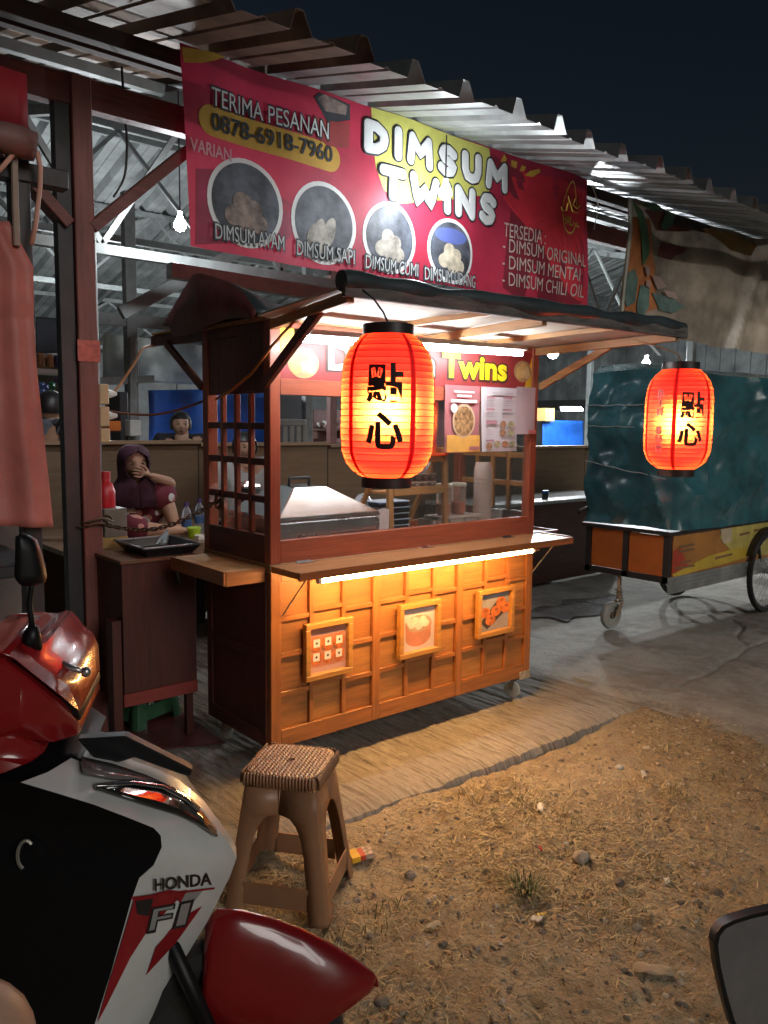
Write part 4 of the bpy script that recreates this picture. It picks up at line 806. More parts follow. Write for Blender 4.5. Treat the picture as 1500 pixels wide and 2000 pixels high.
# ------------------------------------------------------------------ hanging bulbs
m_bulb = {}
def bulb(p, r, E, lab, top=None):
    p = np.array(p, float); t = thing('light_bulb', p, lab, 'bulb', 'white bulbs hanging under the market roof')
    MB().lathe([(.0, -r), (r*.6, -r*.8), (r*.97, -r*.25), (r, .1*r), (r*.8, r*.7), (r*.45, r*1.15), (r*.42, r*1.3)], p, 12).build('glass', EM('bulb_%d' % E, (.90, .96, 1.0), E), t, smooth=True)
    MB().lathe([(r*.43, r*1.31), (r*.43, r*2.2), (.0, r*2.25)], p, 10).build('socket', wht, t)
    zt = top if top else roof_z(p[1])-.09
    MB().tube([p+(0, 0, r*2.2), (p[0], p[1], zt)], .004, 5).build('cord', blk, t)
BY = .865
pb_ = at(870, 378, 'Y', .55); bulb(pb_, .036, 400, 'bright bulb hanging in front of the banner lettering')
bulb(at(352, 440, 'Y', 1.62), .035, 600, 'bright bulb hanging left of the banner')
bulb(at(180, 657, 'Z', 2.45), .06, 1500, 'distant bulb beside the red post'); bulb(at(1080, 690, 'Z', 2.45), .07, 1500, 'distant bulb right of the cart post'); bulb(at(1262, 714, 'Z', 2.3), .06, 1500, 'distant bulb beside the right lantern')
tl = thing('tube_lamp', at(1117, 800, 'Y', 4.7), 'short blue white tube lamp above the right blue tarpaulin', 'lamp'); a = at(1098, 800, 'Y', 4.7); b = at(1137, 800, 'Y', 4.7)
MB().tube([a, b], .02, 8).build('tube', EM('blue_tube', (.75, .9, 1), 40), tl); MB().bar(a+(0, .03, .03), b+(0, .03, .03), .04, .03).build('housing', wht, tl)

# ================================================================== BANNERS
def wr(P):                                     # wrinkles of the big banner, as a depth offset
    P = np.array(P, float); x, z = P[:, 0], P[:, 2]
    d = .012*np.sin(x*4.1+z*1.7)+.008*np.sin(x*9.3-z*3.1+1)+.020*fbm(x*2.2, z*1.3, 3, 201)+.016*np.exp(-((x-3.05)/.12)**2)*np.sin(z*9)
    P[:, 1] = P[:, 1]+d; return P
b_red = M('banner_red', (.46, .026, .065), rough=.55, var=.18, vscale=1.6, trans=.14, bump=.1, bscale=5); b_redd = M('banner_dark_red', (.24, .02, .04), rough=.42, var=.15, trans=.14); b_red2 = M('banner_bright_red', (.62, .03, .05), rough=.55, trans=.14)
b_yel = M('banner_yellow', (.62, .36, .05), rough=.55, trans=.14, var=.1); b_lime = M('banner_lime', (.62, .60, .14), rough=.55, trans=.14, var=.1); b_wht = M('banner_white', (.75, .76, .76), rough=.55, trans=.14, var=.05); b_out = M('banner_outline', (.035, .04, .05), rough=.55, trans=.14)
b_din = M('banner_photo_dark', (.10, .11, .14), rough=.55, trans=.14, var=.4, vscale=7); b_dmp = M('banner_photo_dumpling', (.42, .38, .33), rough=.55, trans=.14, var=.35, vscale=12); b_dm2 = M('banner_photo_brown', (.30, .22, .19), rough=.55, trans=.14, var=.4, vscale=12)
bn = thing('dimsum_banner', (1.6, BY, 2.3), 'large red printed banner hanging from the market roof above the cart', 'banner')
tl_, tr_, br_, bl_ = (at(*q, 'Y', BY) for q in ((349, 84), (1147, 351), (1142, 606), (371, 481)))
G = []
for u in np.linspace(0, 1, 90): G.append([(tl_*(1-u)+tr_*u)*(1-v)+(bl_*(1-u)+br_*u)*v+np.array((0, 0, .012*math.sin(u*math.pi*7)*(1-v)*0-.01*math.sin(u*9)*v)) for v in np.linspace(0, 1, 30)])
G = np.array(G); G = wr(G.reshape(-1, 3)).reshape(G.shape); MB().grid(G).build('cloth', b_red, bn, smooth=True, fix=False)
bp_ = lambda x, y, k=0: at(x, y, 'Y', BY)+np.array((0, -.0019*k, 0))
def bshape(name, pts, mat, k, n_sub=0):
    P = [np.array(bp_(x, y, k)) for x, y in pts]; return bfan(name, P, mat)
def bfan(name, P, mat, L=6):
    n = len(P); c = np.mean(P, 0); ring = [P[i]*(1-f)+P[(i+1) % n]*f for i in range(n) for f in (0, .34, .67)]; m_ = len(ring)
    V = [c]+[c*(1-l/L)+q*l/L for l in range(1, L+1) for q in ring]; F = [(0, 1+i, 1+(i+1) % m_) for i in range(m_)]+[(1+l*m_+i, 1+l*m_+(i+1) % m_, 1+(l+1)*m_+(i+1) % m_, 1+(l+1)*m_+i) for l in range(L-1) for i in range(m_)]
    return MB().add(wr(V), F).build(name, mat, bn, fix=False)
def bround(cx, cy, xl, xr, mat, k, name, sy=1.0, n=36):
    c = bp_(cx, cy, k); r = (at(xr, cy, 'Y', BY)[0]-at(xl, cy, 'Y', BY)[0])/2; P = [c+np.array((r*math.cos(a), 0, sy*r*math.sin(a))) for a in np.linspace(0, 2*math.pi, n+1)[:-1]]
    return bfan(name, P, mat, 4), c, r
def btext(s, xl, yl, xr, yr, h, mat, k=3, ol=None, ow=.0, off=.004, name='lettering'):
    a = bp_(xl, yl, k); b = bp_(xr, yr, k); c = (a+b)/2; dz = at(xl, yl-h/2, 'Y', BY)[2]-at(xl, yl+h/2, 'Y', BY)[2]; wd = b[0]-a[0]
    if ol: lettering(s, c+(0, .0016, 0), XD, ZD, .2, ol, bn, off=off+ow, fit=(wd+2*ow*1.1, dz+2*ow*1.2), warp=wr, name=name)
    return lettering(s, c, XD, ZD, .2, mat, bn, off=off, fit=(wd, dz), warp=wr, name=name)
bshape('dark_shape', [(380, 330), (470, 330), (600, 420), (560, 470), (380, 478)], M('banner_deep_red', (.30, .02, .06), rough=.55, trans=.14), .4)  # darker red patch of the banner print
bshape('dark_shape', [(960, 300), (1010, 330), (1000, 420), (985, 560), (1020, 592), (1130, 600), (1135, 520), (1060, 470), (1060, 360)], b_redd, .4)
bshape('bright_shape', [(985, 385), (1010, 330), (1100, 355), (1140, 380), (1138, 590), (1110, 585), (1050, 470)], b_red2, .8)
bshape('yellow_corner', [(353, 93), (448, 107), (420, 118), (392, 124), (357, 124)], b_yel, .6)
bshape('lime_patch', [(724, 210), (800, 235), (880, 262), (955, 290), (962, 340), (955, 380), (900, 388), (820, 395), (770, 400), (745, 370), (732, 330), (727, 280)], b_lime, .8)
for q in (((985, 300), (978, 315), (986, 322), (991, 310)), ((1000, 312), (1000, 330), (1010, 328), (1012, 316)), ((1020, 322), (1016, 334), (1024, 336), (1028, 326)), ((1025, 342), (1035, 334), (1052, 330), (1054, 337), (1040, 346))): bshape('yellow_splash', q, b_yel, 1.2)
btext('TERIMA PESANAN', 411, 186, 641, 258, 36, b_wht, 4, b_out, .008, .0)
P = []
a_, b2 = bp_(412, 236, 1), bp_(645, 308, 1); rz = .098*.5+.022
for k in range(13): P.append(a_+rz*np.array((math.cos(math.pi/2+math.pi*k/12), 0, math.sin(math.pi/2+math.pi*k/12))))
for f in (.2, .4, .6, .8): P.append(a_*(1-f)+b2*f+np.array((0, 0, -rz)))
for k in range(13): P.append(b2+rz*np.array((math.cos(-math.pi/2+math.pi*k/12), 0, math.sin(-math.pi/2+math.pi*k/12))))
P += [b2*(1-f)+a_*f+np.array((0, 0, rz)) for f in (.2, .4, .6, .8)]
bfan('yellow_pill', P, b_yel, 8)
btext('0878-6918-7960', 412, 236, 650, 303, 36, b_out, 3, off=.003)
btext('VARIAN', 368, 283, 452, 303, 26, M('banner_pale_pink', (.6, .4, .42), rough=.55, trans=.14), 3, off=.003)
# takeaway pot picture
for q, mm_ in (([(612, 190), (622, 182), (660, 195), (683, 205), (684, 235), (640, 240)], b_out), ([(618, 192), (632, 185), (678, 207), (675, 225), (635, 218)], b_dm2), ([(612, 225), (640, 236), (684, 240), (682, 290), (640, 285), (622, 270)], M('banner_pot', (.34, .05, .05), rough=.55, trans=.14))): bshape('pot_picture', q, mm_, 1.2 if mm_ is b_out else 1.6)
for i, (cx, cy, xl, xr, lb, x0, y0, x1, y1, hh) in enumerate(((480, 398, 405, 553, 'DIMSUM AYAM', 418, 454, 553, 474, 30), (634, 436, 570, 697, 'DIMSUM SAPI', 580, 484, 691, 502, 29), (760, 466, 708, 811, 'DIMSUM CUMI', 712, 512, 814, 528, 26), (878, 492, 833, 922, 'DIMSUM UDANG', 826, 534, 926, 552, 25))):
    o, c, r = bround(cx, cy, xl, xr, b_wht, 1.2, 'white_ring'); bround(cx, cy, xl+8-i, xr-8+i, b_din, 1.8, 'dark_disc')
    if i == 3:
        o, c2, r2 = bround(cx, cy-30, xl+14, xr-14, M('banner_photo_blue', (.12, .16, .45), rough=.55, trans=.14), 2.1, 'blue_patch', .35)
    for k in range(7 if i != 1 else 5):
        a = k*2.4; q = c+r*np.array((.42*math.cos(a)*(.4+.1*k), -.0, -.28+.34*math.sin(a)*(.3+.1*k))); sx, sz = ((.17, .30) if i == 1 else (.24, .22)); P = [q+np.array((r*sx*math.cos(t)+(.1*r*math.sin(t) if i == 1 else 0), -.0019*(1.0+.15*k), r*sz*math.sin(t))) for t in np.linspace(0, 6.283, 15)[:-1]]
        MB().add(wr(P), [tuple(range(14))]).build('dumpling_picture', [b_dm2, b_dmp, b_dmp, M('banner_photo_pale', (.6, .52, .40), rough=.55, trans=.14, var=.3, vscale=12)][i], bn, fix=False)
    btext(lb, x0, y0, x1, y1, hh, M('banner_label', (.55, .57, .58), rough=.55, trans=.14), 5.5, b_out, .008, .0)
bigp = [(704, 262, 998, 352, 70, 'DIMSUM'), (734, 352, 975, 414, 72, 'TWINS')]
GLY = {'D': [[(.12, .08), (.12, .92)], [(.12, .92), (.5, .90), (.80, .70), (.84, .5), (.78, .28), (.5, .10), (.12, .08)]], 'I': [[(.5, .06), (.5, .94)]], 'M': [[(.08, .06), (.14, .92)], [(.14, .92), (.5, .40), (.86, .92)], [(.86, .92), (.92, .06)]],
       'S': [[(.86, .80), (.62, .94), (.28, .90), (.16, .72), (.30, .56), (.66, .46), (.84, .30), (.72, .10), (.40, .04), (.12, .18)]], 'U': [[(.12, .94), (.12, .40), (.24, .12), (.5, .05), (.76, .12), (.88, .40), (.88, .94)]], 'T': [[(.04, .90), (.96, .90)], [(.5, .90), (.5, .06)]],
       'W': [[(.04, .94), (.24, .08), (.5, .62), (.76, .08), (.96, .94)]], 'N': [[(.10, .06), (.10, .94)], [(.10, .94), (.88, .06)], [(.88, .06), (.88, .94)]]}
def bubble(ch, o, ex, ez, r, mat, parent, flat):
    m = MB()
    for st in GLY[ch]:
        P = [np.array(o)+ex*u+ez*v for u, v in st]; Q = []
        for a, b in zip(P[:-1], P[1:]): n_ = max(2, int(np.linalg.norm(b-a)/.03)); Q += [a*(1-k/n_)+b*k/n_ for k in range(n_)]
        Q.append(P[-1]); d0 = (Q[0]-Q[1])/np.linalg.norm(Q[0]-Q[1]); d1 = (Q[-1]-Q[-2])/np.linalg.norm(Q[-1]-Q[-2])
        pts = [Q[0]+d0*r*.98, Q[0]+d0*r*.8, Q[0]+d0*r*.45]+Q+[Q[-1]+d1*r*.45, Q[-1]+d1*r*.8, Q[-1]+d1*r*.98]; m.tube(pts, [.2*r, .6*r, .9*r]+[r]*len(Q)+[.9*r, .6*r, .2*r], 12)
    V = np.array(m.v); y0 = o[1]; V[:, 1] = y0+(V[:, 1]-y0)*flat; m.v = wr(V).tolist(); m.build('lettering', mat, parent, smooth=True)
for xl, yl, xr, yr, hh, s in bigp:
    a, b = bp_(xl, yl, 5), bp_(xr, yr, 5); H_ = at(xl, yl-hh/2, 'Y', BY)[2]-at(xl, yl+hh/2, 'Y', BY)[2]; wts = [{'I': .42, 'M': 1.25, 'W': 1.3}.get(c_, .95) for c_ in s]; tot = sum(wts); x_ = a[0]
    for ch, w_ in zip(s, wts):
        cw_ = (b[0]-a[0])*w_/tot; o_ = np.array((x_+cw_*.14, a[1], a[2]+(b[2]-a[2])*((x_-a[0])/(b[0]-a[0]))-H_*.39)); ex, ez = XD*cw_*.72, ZD*H_*.78
        bubble(ch, o_+(0, .004, 0), ex, ez, .040, b_out, bn, .03); bubble(ch, o_, ex, ez, .030, b_wht, bn, .05); x_ += cw_
m_bt = M('banner_body_text', (.62, .5, .46), rough=.55, trans=.14)
btext('TERSEDIA :', 988, 446, 1063, 466, 28, m_bt, 3, off=.0); btext('- DIMSUM ORIGINAL', 986, 476, 1138, 511, 27, m_bt, 3, off=.0); btext('- DIMSUM MENTAI', 985, 509, 1126, 539, 27, m_bt, 3, off=.0); btext('- DIMSUM CHILI OIL', 984, 541, 1134, 572, 27, m_bt, 3, off=.0)
# halal roundel: pointed oval outline, brush strokes and word
b_gold = M('banner_gold', (.75, .50, .10), rough=.55, trans=.14)
c = bp_(1113, 410, 2.5); O = []; I = []
for k in range(40):
    t = 2*math.pi*k/40; rx, rz_ = .095, .165+.03*max(0, math.sin(t))**3; O.append(c+np.array((rx*math.cos(t)*(1-.25*max(0, math.sin(t))), 0, rz_*math.sin(t)))); I.append(c+np.array(((rx-.011)*math.cos(t)*(1-.25*max(0, math.sin(t))), 0, (rz_-.013)*math.sin(t))))
MB().add(wr(O+I), [(k, (k+1) % 40, 40+(k+1) % 40, 40+k) for k in range(40)]).build('roundel', b_gold, bn, fix=False)
btext('HALAL', 1099, 427, 1131, 436, 18, b_gold, 3, off=.004)
for q in (((1094, 405), (1097, 411), (1105, 412), (1108, 396)), ((1108, 383), (1113, 400), (1117, 413), (1128, 416)), ((1123, 388), (1118, 400), (1126, 408), (1132, 402))):
    P = [bp_(x, y, 3) for x, y in q]; m = MB()
    for a, b in zip(P[:-1], P[1:]): m.bar(a, b, .003, .011, up=(0, 1, 0))
    m.build('brush_stroke', b_gold, bn)
# second banner
b2m = bpy.data.materials.new('faded_banner'); 
sb = thing('faded_banner', (5, .88, 2.24), 'faded brown and orange leaf pattern banner hanging at the right', 'banner')
def wr2(P):
    P = np.array(P, float); x, z = P[:, 0], P[:, 2]
    s = (x-3.7)+(z-2.2)*-.55
    P[:, 1] += .03*np.sin(s*5)+.10*fbm(x*1.2+z*.8, z*.9, 3, 301)-.09*np.exp(-((x-5.95+.5*(3.2-z))/.09)**2)+.03*np.sin(x*3-z*4); return P
c4 = [at(1219, 386, 'Y', .88), at(1620, 510, 'Y', .88), at(1640, 715, 'Y', .88), at(1211, 648, 'Y', .88)]
G = np.array([[(c4[0]*(1-u)+c4[1]*u)*(1-v)+(c4[3]*(1-u)+c4[2]*u)*v for v in np.linspace(0, 1, 40)] for u in np.linspace(0, 1, 90)]); MB().grid(wr2(G.reshape(-1, 3)).reshape(G.shape)).build('cloth', M('faded_cloth', (.34, .27, .20), rough=.35, var=.35, vscale=1.6, trans=.14), sb, smooth=True, fix=False)
def sbs(name, pts, mat, k=1):
    C_ = np.mean([p for p in pts], 0); n = len(pts); P = [at(*C_, 'Y', .88)]
    ring = []
    for i in range(n):
        for f_ in np.linspace(0, 1, 5)[:-1]: ring.append((np.array(pts[i])*(1-f_)+np.array(pts[(i+1) % n])*f_))
    V = [at(*C_, 'Y', .88)]; m_ = len(ring); fs = []
    for lv in range(1, 5): V += [at(*(C_*(1-lv/4)+q*lv/4), 'Y', .88) for q in ring]
    for i in range(m_): fs.append((0, 1+(i+1) % m_, 1+i)); fs += [(1+l*m_+i, 1+l*m_+(i+1) % m_, 1+(l+1)*m_+(i+1) % m_, 1+(l+1)*m_+i) for l in range(3)]
    MB().add(wr2(np.array(V)-np.array((0, .011*k, 0))), fs).build(name, mat, sb, smooth=True, fix=False)
s_or = M('banner_orange', (.60, .22, .08), rough=.35, trans=.14, var=.2); s_gr = M('banner_leaf', (.09, .24, .12), rough=.35, trans=.14, var=.25); s_gr2 = M('banner_leaf_grey', (.16, .25, .22), rough=.35, trans=.14, var=.25)
sbs('white_edge', [(1217, 390), (1223, 392), (1216, 640), (1211, 638)], M('banner_edge', (.6, .58, .5), rough=.4, trans=.3), 2)
sbs('orange_patch', [(1222, 425), (1260, 430), (1290, 520), (1290, 600), (1240, 620), (1220, 600)], s_or, 1); sbs('red_patch', [(1245, 412), (1300, 415), (1340, 430), (1360, 450), (1280, 450)], M('banner_rust', (.30, .08, .06), rough=.35, trans=.14), 1); sbs('orange_patch', [(1370, 440), (1440, 462), (1475, 480), (1465, 500), (1420, 490)], M('banner_ochre', (.36, .19, .05), rough=.35, trans=.14), 1)
for q, mm_ in (([(1222, 395), (1240, 415), (1262, 470), (1270, 495), (1255, 520), (1245, 480), (1232, 430)], s_gr), ([(1232, 400), (1265, 400), (1290, 412), (1262, 415)], s_gr), ([(1297, 412), (1330, 418), (1318, 440), (1300, 450), (1288, 440)], s_gr), ([(1218, 535), (1235, 525), (1248, 545), (1245, 590), (1225, 600), (1217, 580)], s_gr2), ([(1255, 555), (1275, 560), (1272, 600), (1255, 625), (1248, 600)], s_gr2), ([(1280, 570), (1310, 580), (1328, 600), (1310, 612), (1290, 605)], s_gr2)): sbs('leaf_print', q, mm_, 2)
for q in ([(1258, 520), (1268, 518), (1274, 535), (1266, 540)], [(1278, 535), (1296, 540), (1305, 560), (1290, 565)], [(1266, 545), (1276, 550), (1274, 562), (1264, 558)], [(1300, 565), (1315, 572), (1318, 585), (1304, 580)]): sbs('blossom_print', q, M('banner_blossom', (.42, .30, .26), rough=.35, trans=.14), 3)
# ================================================================== COVERED CART AT THE RIGHT
cc = thing('covered_cart', (4.4, .5, 0), 'pushcart wrapped in a teal tarpaulin with orange panels and spoked wheels', 'pushcart')
m_teal = M('teal_tarpaulin', (.042, .145, .17), rough=.27, var=.3, vscale=2.5, bump=.25, bscale=7); m_fr = M('cart_frame_dark', (.03, .022, .02), rough=.5)
CX, CY, CW, CE = 3.40, .20, .70, 5.9
G = []
path = [(CX, CY+CW-(CW)*k/28) for k in range(29)]+[(CX+(CE-CX)*k/80, CY) for k in range(1, 81)]
for i, (x, y) in enumerate(path):
    nx_, ny_ = (-1, 0) if i < 28 else ((-.7, -.7) if i == 28 else (0, -1)); row = []; s = i*.026 if i < 29 else .73+(i-28)*.031
    for v in np.linspace(0, 1, 46):
        z = .775+(1.895-.775)*v+.012*math.sin(s*3)
        d = .11*float(fbm(np.array(s*1.5), np.array(z*2.2), 4, 401))+.03*math.sin(z*13+s*2.2)*.6*(1 if i < 29 else .35)+.085*float(fbm(np.array(s*4.5-z*3), np.array(z*5+s), 3, 407))
        if i >= 29: d += .10*(abs(math.sin(s*2.6+z*3.2))**.6)*float(vnoise(np.array(s*1.7), np.array(z*1.4), 9))
        d += .035*max(0, 1-abs(v-.86)/.13) + .02*max(0, 1-v/.06)
        rg = 1-abs(2*float(vnoise(np.array(s*3.1+z*1.7), np.array(z*2.3-s*.8), 17))-1); rg2 = 1-abs(2*float(vnoise(np.array(s*6.3-z*2.7), np.array(z*4.3+s), 19))-1); d += .05*rg**3+.010*rg2**3
        d *= min(1, .35+abs(i-28)/5)
        row.append((x+nx_*d, y+ny_*d, z))
    G.append(row)
G = np.array(G); mb = MB().grid(G)
top = G[:, -1]; inn = top*np.array((1, 1, 1.0)); inn = np.stack([np.clip(top[:, 0], CX+.25, CE), np.maximum(top[:, 1], CY+CW), np.full(len(top), 1.96)], -1); mb.grid(np.stack([top, inn*.5+top*.5+(0, 0, .03), inn], 1))
mb.build('tarpaulin', m_teal, cc, smooth='auto', fix=False)
m = MB()
for z in (1.655, 1.50, 1.24): m.tube([(CX-.05+.012*math.sin(k), CY+CW-(CW-.02)*k/10, z-.10*(k/10)*(z < 1.3)+.004*math.sin(k*2)) for k in range(11)], .003, 5)
m.build('rope', M('pale_rope', (.45, .45, .42), rough=.8), cc)
bx('top_frame', m_fr, cc, CX-.03, CE, CY-.03, CY+CW+.02, .745, .772, bevel=.003)
for y in (CY, CY+.33, CY+CW-.045): bx('frame_post', m_fr, cc, CX, CX+.04, y, y+.045, .40, .744)
for y0, y1 in ((CY+.048, CY+.327), (CY+.378, CY+CW-.048)): bx('orange_panel', M('orange_panel', (.55, .13, .018), rough=.5, var=.12, vscale=3), cc, CX+.012, CX+.02, y0, y1, .445, .735)
bx('bottom_frame', m_fr, cc, CX, CE, CY+.001, CY+CW, .40, .443)
side = bx('printed_side', M('juice_print_orange', (.50, .21, .05), rough=.4, var=.25, vscale=1.5), cc, CX+.045, CE, CY-.004, CY+.012, .4435, .744)
SX = lambda x, y: at(x, y, 'Y', CY-.006)
def sp(name, pts, mat, k=0):
    P = [SX(x, y)-(0, .0012*k, 0) for x, y in pts]; MB().add(P, [tuple(range(len(P)))]).build(name, mat, side, fix=False)
j_y = M('juice_print_yellow', (.62, .42, .05), rough=.4, var=.2, vscale=3); j_r = M('juice_print_red', (.48, .06, .03), rough=.4); j_g = M('juice_print_green', (.03, .3, .08), rough=.4); j_c = M('juice_print_cream', (.60, .48, .32), rough=.4, var=.15); j_t = M('juice_print_text', (.22, .12, .06), rough=.4)
sp('yellow_field', [(1425, 1003), (1560, 975), (1560, 1075), (1440, 1090), (1405, 1050)], M('juice_print_pale', (.55, .45, .12), rough=.4, var=.15), 1)
sp('red_swirl', [(1314, 1075), (1330, 1070), (1345, 1110), (1375, 1105), (1378, 1112), (1312, 1128)], j_r, 1); sp('yellow_swirl', [(1312, 1122), (1345, 1105), (1385, 1085), (1440, 1070), (1480, 1068), (1470, 1085), (1400, 1105), (1316, 1127)], j_y, 2)
sp('glass_picture', [(1405, 1026), (1418, 1020), (1431, 1022), (1428, 1058), (1412, 1062)], j_c, 2); sp('leaf_picture', [(1405, 1022), (1412, 1018), (1418, 1024), (1410, 1030)], j_g, 3); sp('leaf_picture', [(1416, 1022), (1424, 1012), (1432, 1009), (1430, 1022), (1422, 1027)], j_g, 3)
for x0, y0, x1, y1 in ((1326, 1032, 1352, 1028), (1323, 1042, 1362, 1036), (1326, 1066, 1356, 1061), (1324, 1075, 1356, 1070), (1328, 1097, 1348, 1093), (1318, 1108, 1356, 1102), (1368, 1036, 1390, 1032), (1474, 1004, 1496, 1000), (1466, 1015, 1500, 1010), (1472, 1034, 1492, 1031), (1472, 1045, 1490, 1041), (1444, 1042, 1464, 1038), (1396, 1088, 1430, 1080)): sp('small_print', [(x0, y0), (x1, y1), (x1, y1+4), (x0, y0+5)], j_t, 3)
m = MB()
for k in range(4): m.box(CX+.002, CE, CY-.016, CY-.001, .345+.028*k, .345+.028*k+.017)
m.box(CX, CE, CY-.012, CY+.0, .325, .46-.018); m.build('ribbed_skirt', M('aluminium', (.55, .56, .55), rough=.35, metal=.8, var=.15), cc)
def big_wheel(x, y):
    R0 = .335; a = MB(); c = (x, y, R0+.002); N = 40
    prof = [(R0-.030, -.018), (R0-.006, -.02), (R0, -.006), (R0, .006), (R0-.006, .02), (R0-.030, .018), (R0-.034, 0)]
    w0 = MB(); V = []; 
    for k in range(N):
        t = 2*math.pi*k/N; V += [(x+r*math.cos(t), y+o, c[2]+r*math.sin(t)) for r, o in prof]
    n = len(prof); w0.add(V, [(k*n+i, k*n+(i+1) % n, ((k+1) % N)*n+(i+1) % n, ((k+1) % N)*n+i) for k in range(N) for i in range(n)])
    t_ = w0.build('wheel', M('tyre_rubber', (.02, .02, .02), rough=.75), cc, smooth='auto')
    rim = MB(); rim.tube([(x+(R0-.042)*math.cos(2*math.pi*k/N), y, c[2]+(R0-.042)*math.sin(2*math.pi*k/N)) for k in range(N+1)], .012, 6, False); rim.build('rim', steel, t_, smooth=True)
    MB().tube([(x, y-.045, c[2]), (x, y+.045, c[2])], .022, 10).build('hub', steel, t_)
    s_ = MB()
    for k in range(28): t = 2*math.pi*k/28; t2 = t+(.5 if k % 2 else -.5); s_.tube([(x+.02*math.cos(t2), y+(.035 if k % 4 < 2 else -.035), c[2]+.02*math.sin(t2)), (x+(R0-.05)*math.cos(t), y, c[2]+(R0-.05)*math.sin(t))], .0012, 4, False)
    s_.build('spokes', steel, t_)
    MB().bar((x-.16, y+.02, c[2]+.24), (x, y+.055, c[2]), .02, .03).build('fork', m_fr, cc); MB().bar((x+.2, y+.02, .42), (x, y+.055, c[2]), .02, .03).build('fork', m_fr, cc)
    m = MB(); m.grid([[(x+(R0+.03)*math.cos(t), y+o, c[2]+(R0+.03)*math.sin(t)) for o in (-.035, 0, .035)] for t in np.linspace(1.2, 2.7, 12)]); m.build('mudguard', m_fr, cc, smooth=True, solid=.003)
big_wheel(4.86, .155); big_wheel(4.86, CY+CW+.05)
# front swivel wheel
p = at(1192, 1228, 'Z', 0); cw = MB(); cw.tube([(3.45, .62, .40), (p[0]+.06, p[1]-.02, .22)], .016, 8); 
for k in range(5): cw.lathe([(.026, 0), (.026, .008)], (p[0]+.075-.005*k, p[1]-.022, .20+.022*k), 10)
cw.bar((p[0]+.06, p[1]-.05, .20), (p[0]+.01, p[1]-.045, .10), .035, .006, up=(0, 1, 0)); cw.bar((p[0]+.06, p[1]+.0, .20), (p[0]+.01, p[1]+.03, .10), .035, .006, up=(0, 1, 0))
ck = cw.build('front_castor', M('castor_ochre', (.42, .30, .20), rough=.5, metal=.4), cc)
MB().lathe([(.066, -.012), (.07, -.022), (.098, -.018), (.104, 0), (.098, .018), (.07, .022), (.066, .012)], (p[0], p[1], .105), 28, (.1, .99, 0)).build('wheel', M('grey_rubber', (.30, .30, .27), rough=.7), ck, smooth='auto')
MB().lathe([(.0, -.026), (.022, -.026), (.026, -.01), (.066, -.006), (.066, .006), (.026, .01), (.022, .026), (.0, .026)], (p[0], p[1], .105), 20, (.1, .99, 0)).build('wheel_hub', M('hub_dark', (.16, .11, .07), rough=.5, metal=.4), ck)
MB().tube([at(1130, 1000, 'Y', .9), at(1148, 992, 'Y', .9), (3.45, .9, .80)], .018, 8).build('handle', m_fr, cc)

# ================================================================== LEFT STALL
ls = thing('left_stall', (-1.1, .2, 0), 'black framed stall with orange cloth cut off at the left edge', 'stall')
LY = .02; LX = lambda x, y: at(x, y, 'Y', LY)
m_oc = M('salmon_cloth', (.55, .185, .15), rough=.55, var=.15, vscale=3, trans=.15, bump=.15, bscale=6)
G = []
for v in np.linspace(0, 1, 40):
    yv = 430+(1028-430)*v; xr = float(np.interp(yv, [430, 470, 520, 560, 700, 850, 1028], [52, 60, 66, 66, 70, 84, 100])); xl = -260
    if yv < 520: xr = float(np.interp(yv, [380, 430, 520], [-10, 20, 66]))
    row = []
    for u in np.linspace(0, 1, 36):
        p = LX(xl+(xr-xl)*u, yv); d = .02*math.sin(u*9+v*2)+.05*float(fbm(np.array(p[0]*3), np.array(p[2]*2), 3, 501))-.03*max(0, 1-abs(u-.88)/.08)+.008*(1 if abs(v-.32) < .02 else 0)
        row.append(p+np.array((0, d, 0)))
    G.append(row)
MB().grid(G).build('hanging_cloth', m_oc, ls, smooth=True, solid=.003, fix=False)
a = LX(50, 400)
for x in (a[0], a[0]-1.1): bx('frame_post', m_blkst, ls, x-.03, x+.03, .06, .12, -.02, 2.46, bevel=.003)
bx('frame_post', m_blkst, ls, a[0]-.03, a[0]+.03, .75, .81, -.02, 2.46, bevel=.003)
b = LX(85, 300); bx('frame_beam', m_blkst, ls, a[0]-1.3, b[0]+.09, .05, .11, b[2]-.09, b[2]-.03, bevel=.003)
n = 24; MB().tube([np.array((LX(63, 292)[0]-1.2*k/n, LY-.03+.006*math.sin(k), LX(63, 292)[2]+.01*math.sin(k*.7)))for k in range(n+1)], [.045+.006*math.sin(k*1.3) for k in range(n+1)], 12).build('rolled_cloth', M('rolled_pink_cloth', (.20, .10, .09), rough=.6, var=.2), ls, smooth=True)
c0, c1_ = LX(-200, 120), LX(62, 268); MB().grid([[(c0[0]+(c1_[0]-c0[0])*u, LY+.02+.012*math.sin(u*8), c1_[2]+(LX(62, 140)[2]-c1_[2])*v) for v in (0, .5, 1)] for u in np.linspace(0, 1, 12)]).build('red_valance', M('deep_red_cloth', (.28, .012, .02), rough=.6, trans=.15), ls, smooth=True, solid=.003, fix=False)
MB().tube([LX(28, 300), LX(30, 400), LX(33, 480)], .011, 8).build('pipe', M('beige_pipe', (.36, .27, .22), rough=.5), ls); MB().tube([LX(66, 300)-(0, .03, 0), LX(73, 330)-(0, .03, 0), LX(72, 370)-(0, .03, 0), LX(64, 440)-(0, .03, 0), LX(56, 480)-(0, .03, 0)], .008, 6).build('ribbon', M('salmon_ribbon', (.6, .3, .22), rough=.6), ls, smooth=True)
MB().tube([LX(25, 300)-(0, .03, 0), LX(0, 330)-(0, .03, 0), LX(-20, 350)-(0, .03, 0)], .008, 6).build('ribbon', MATS['salmon_ribbon'], ls, smooth=True)
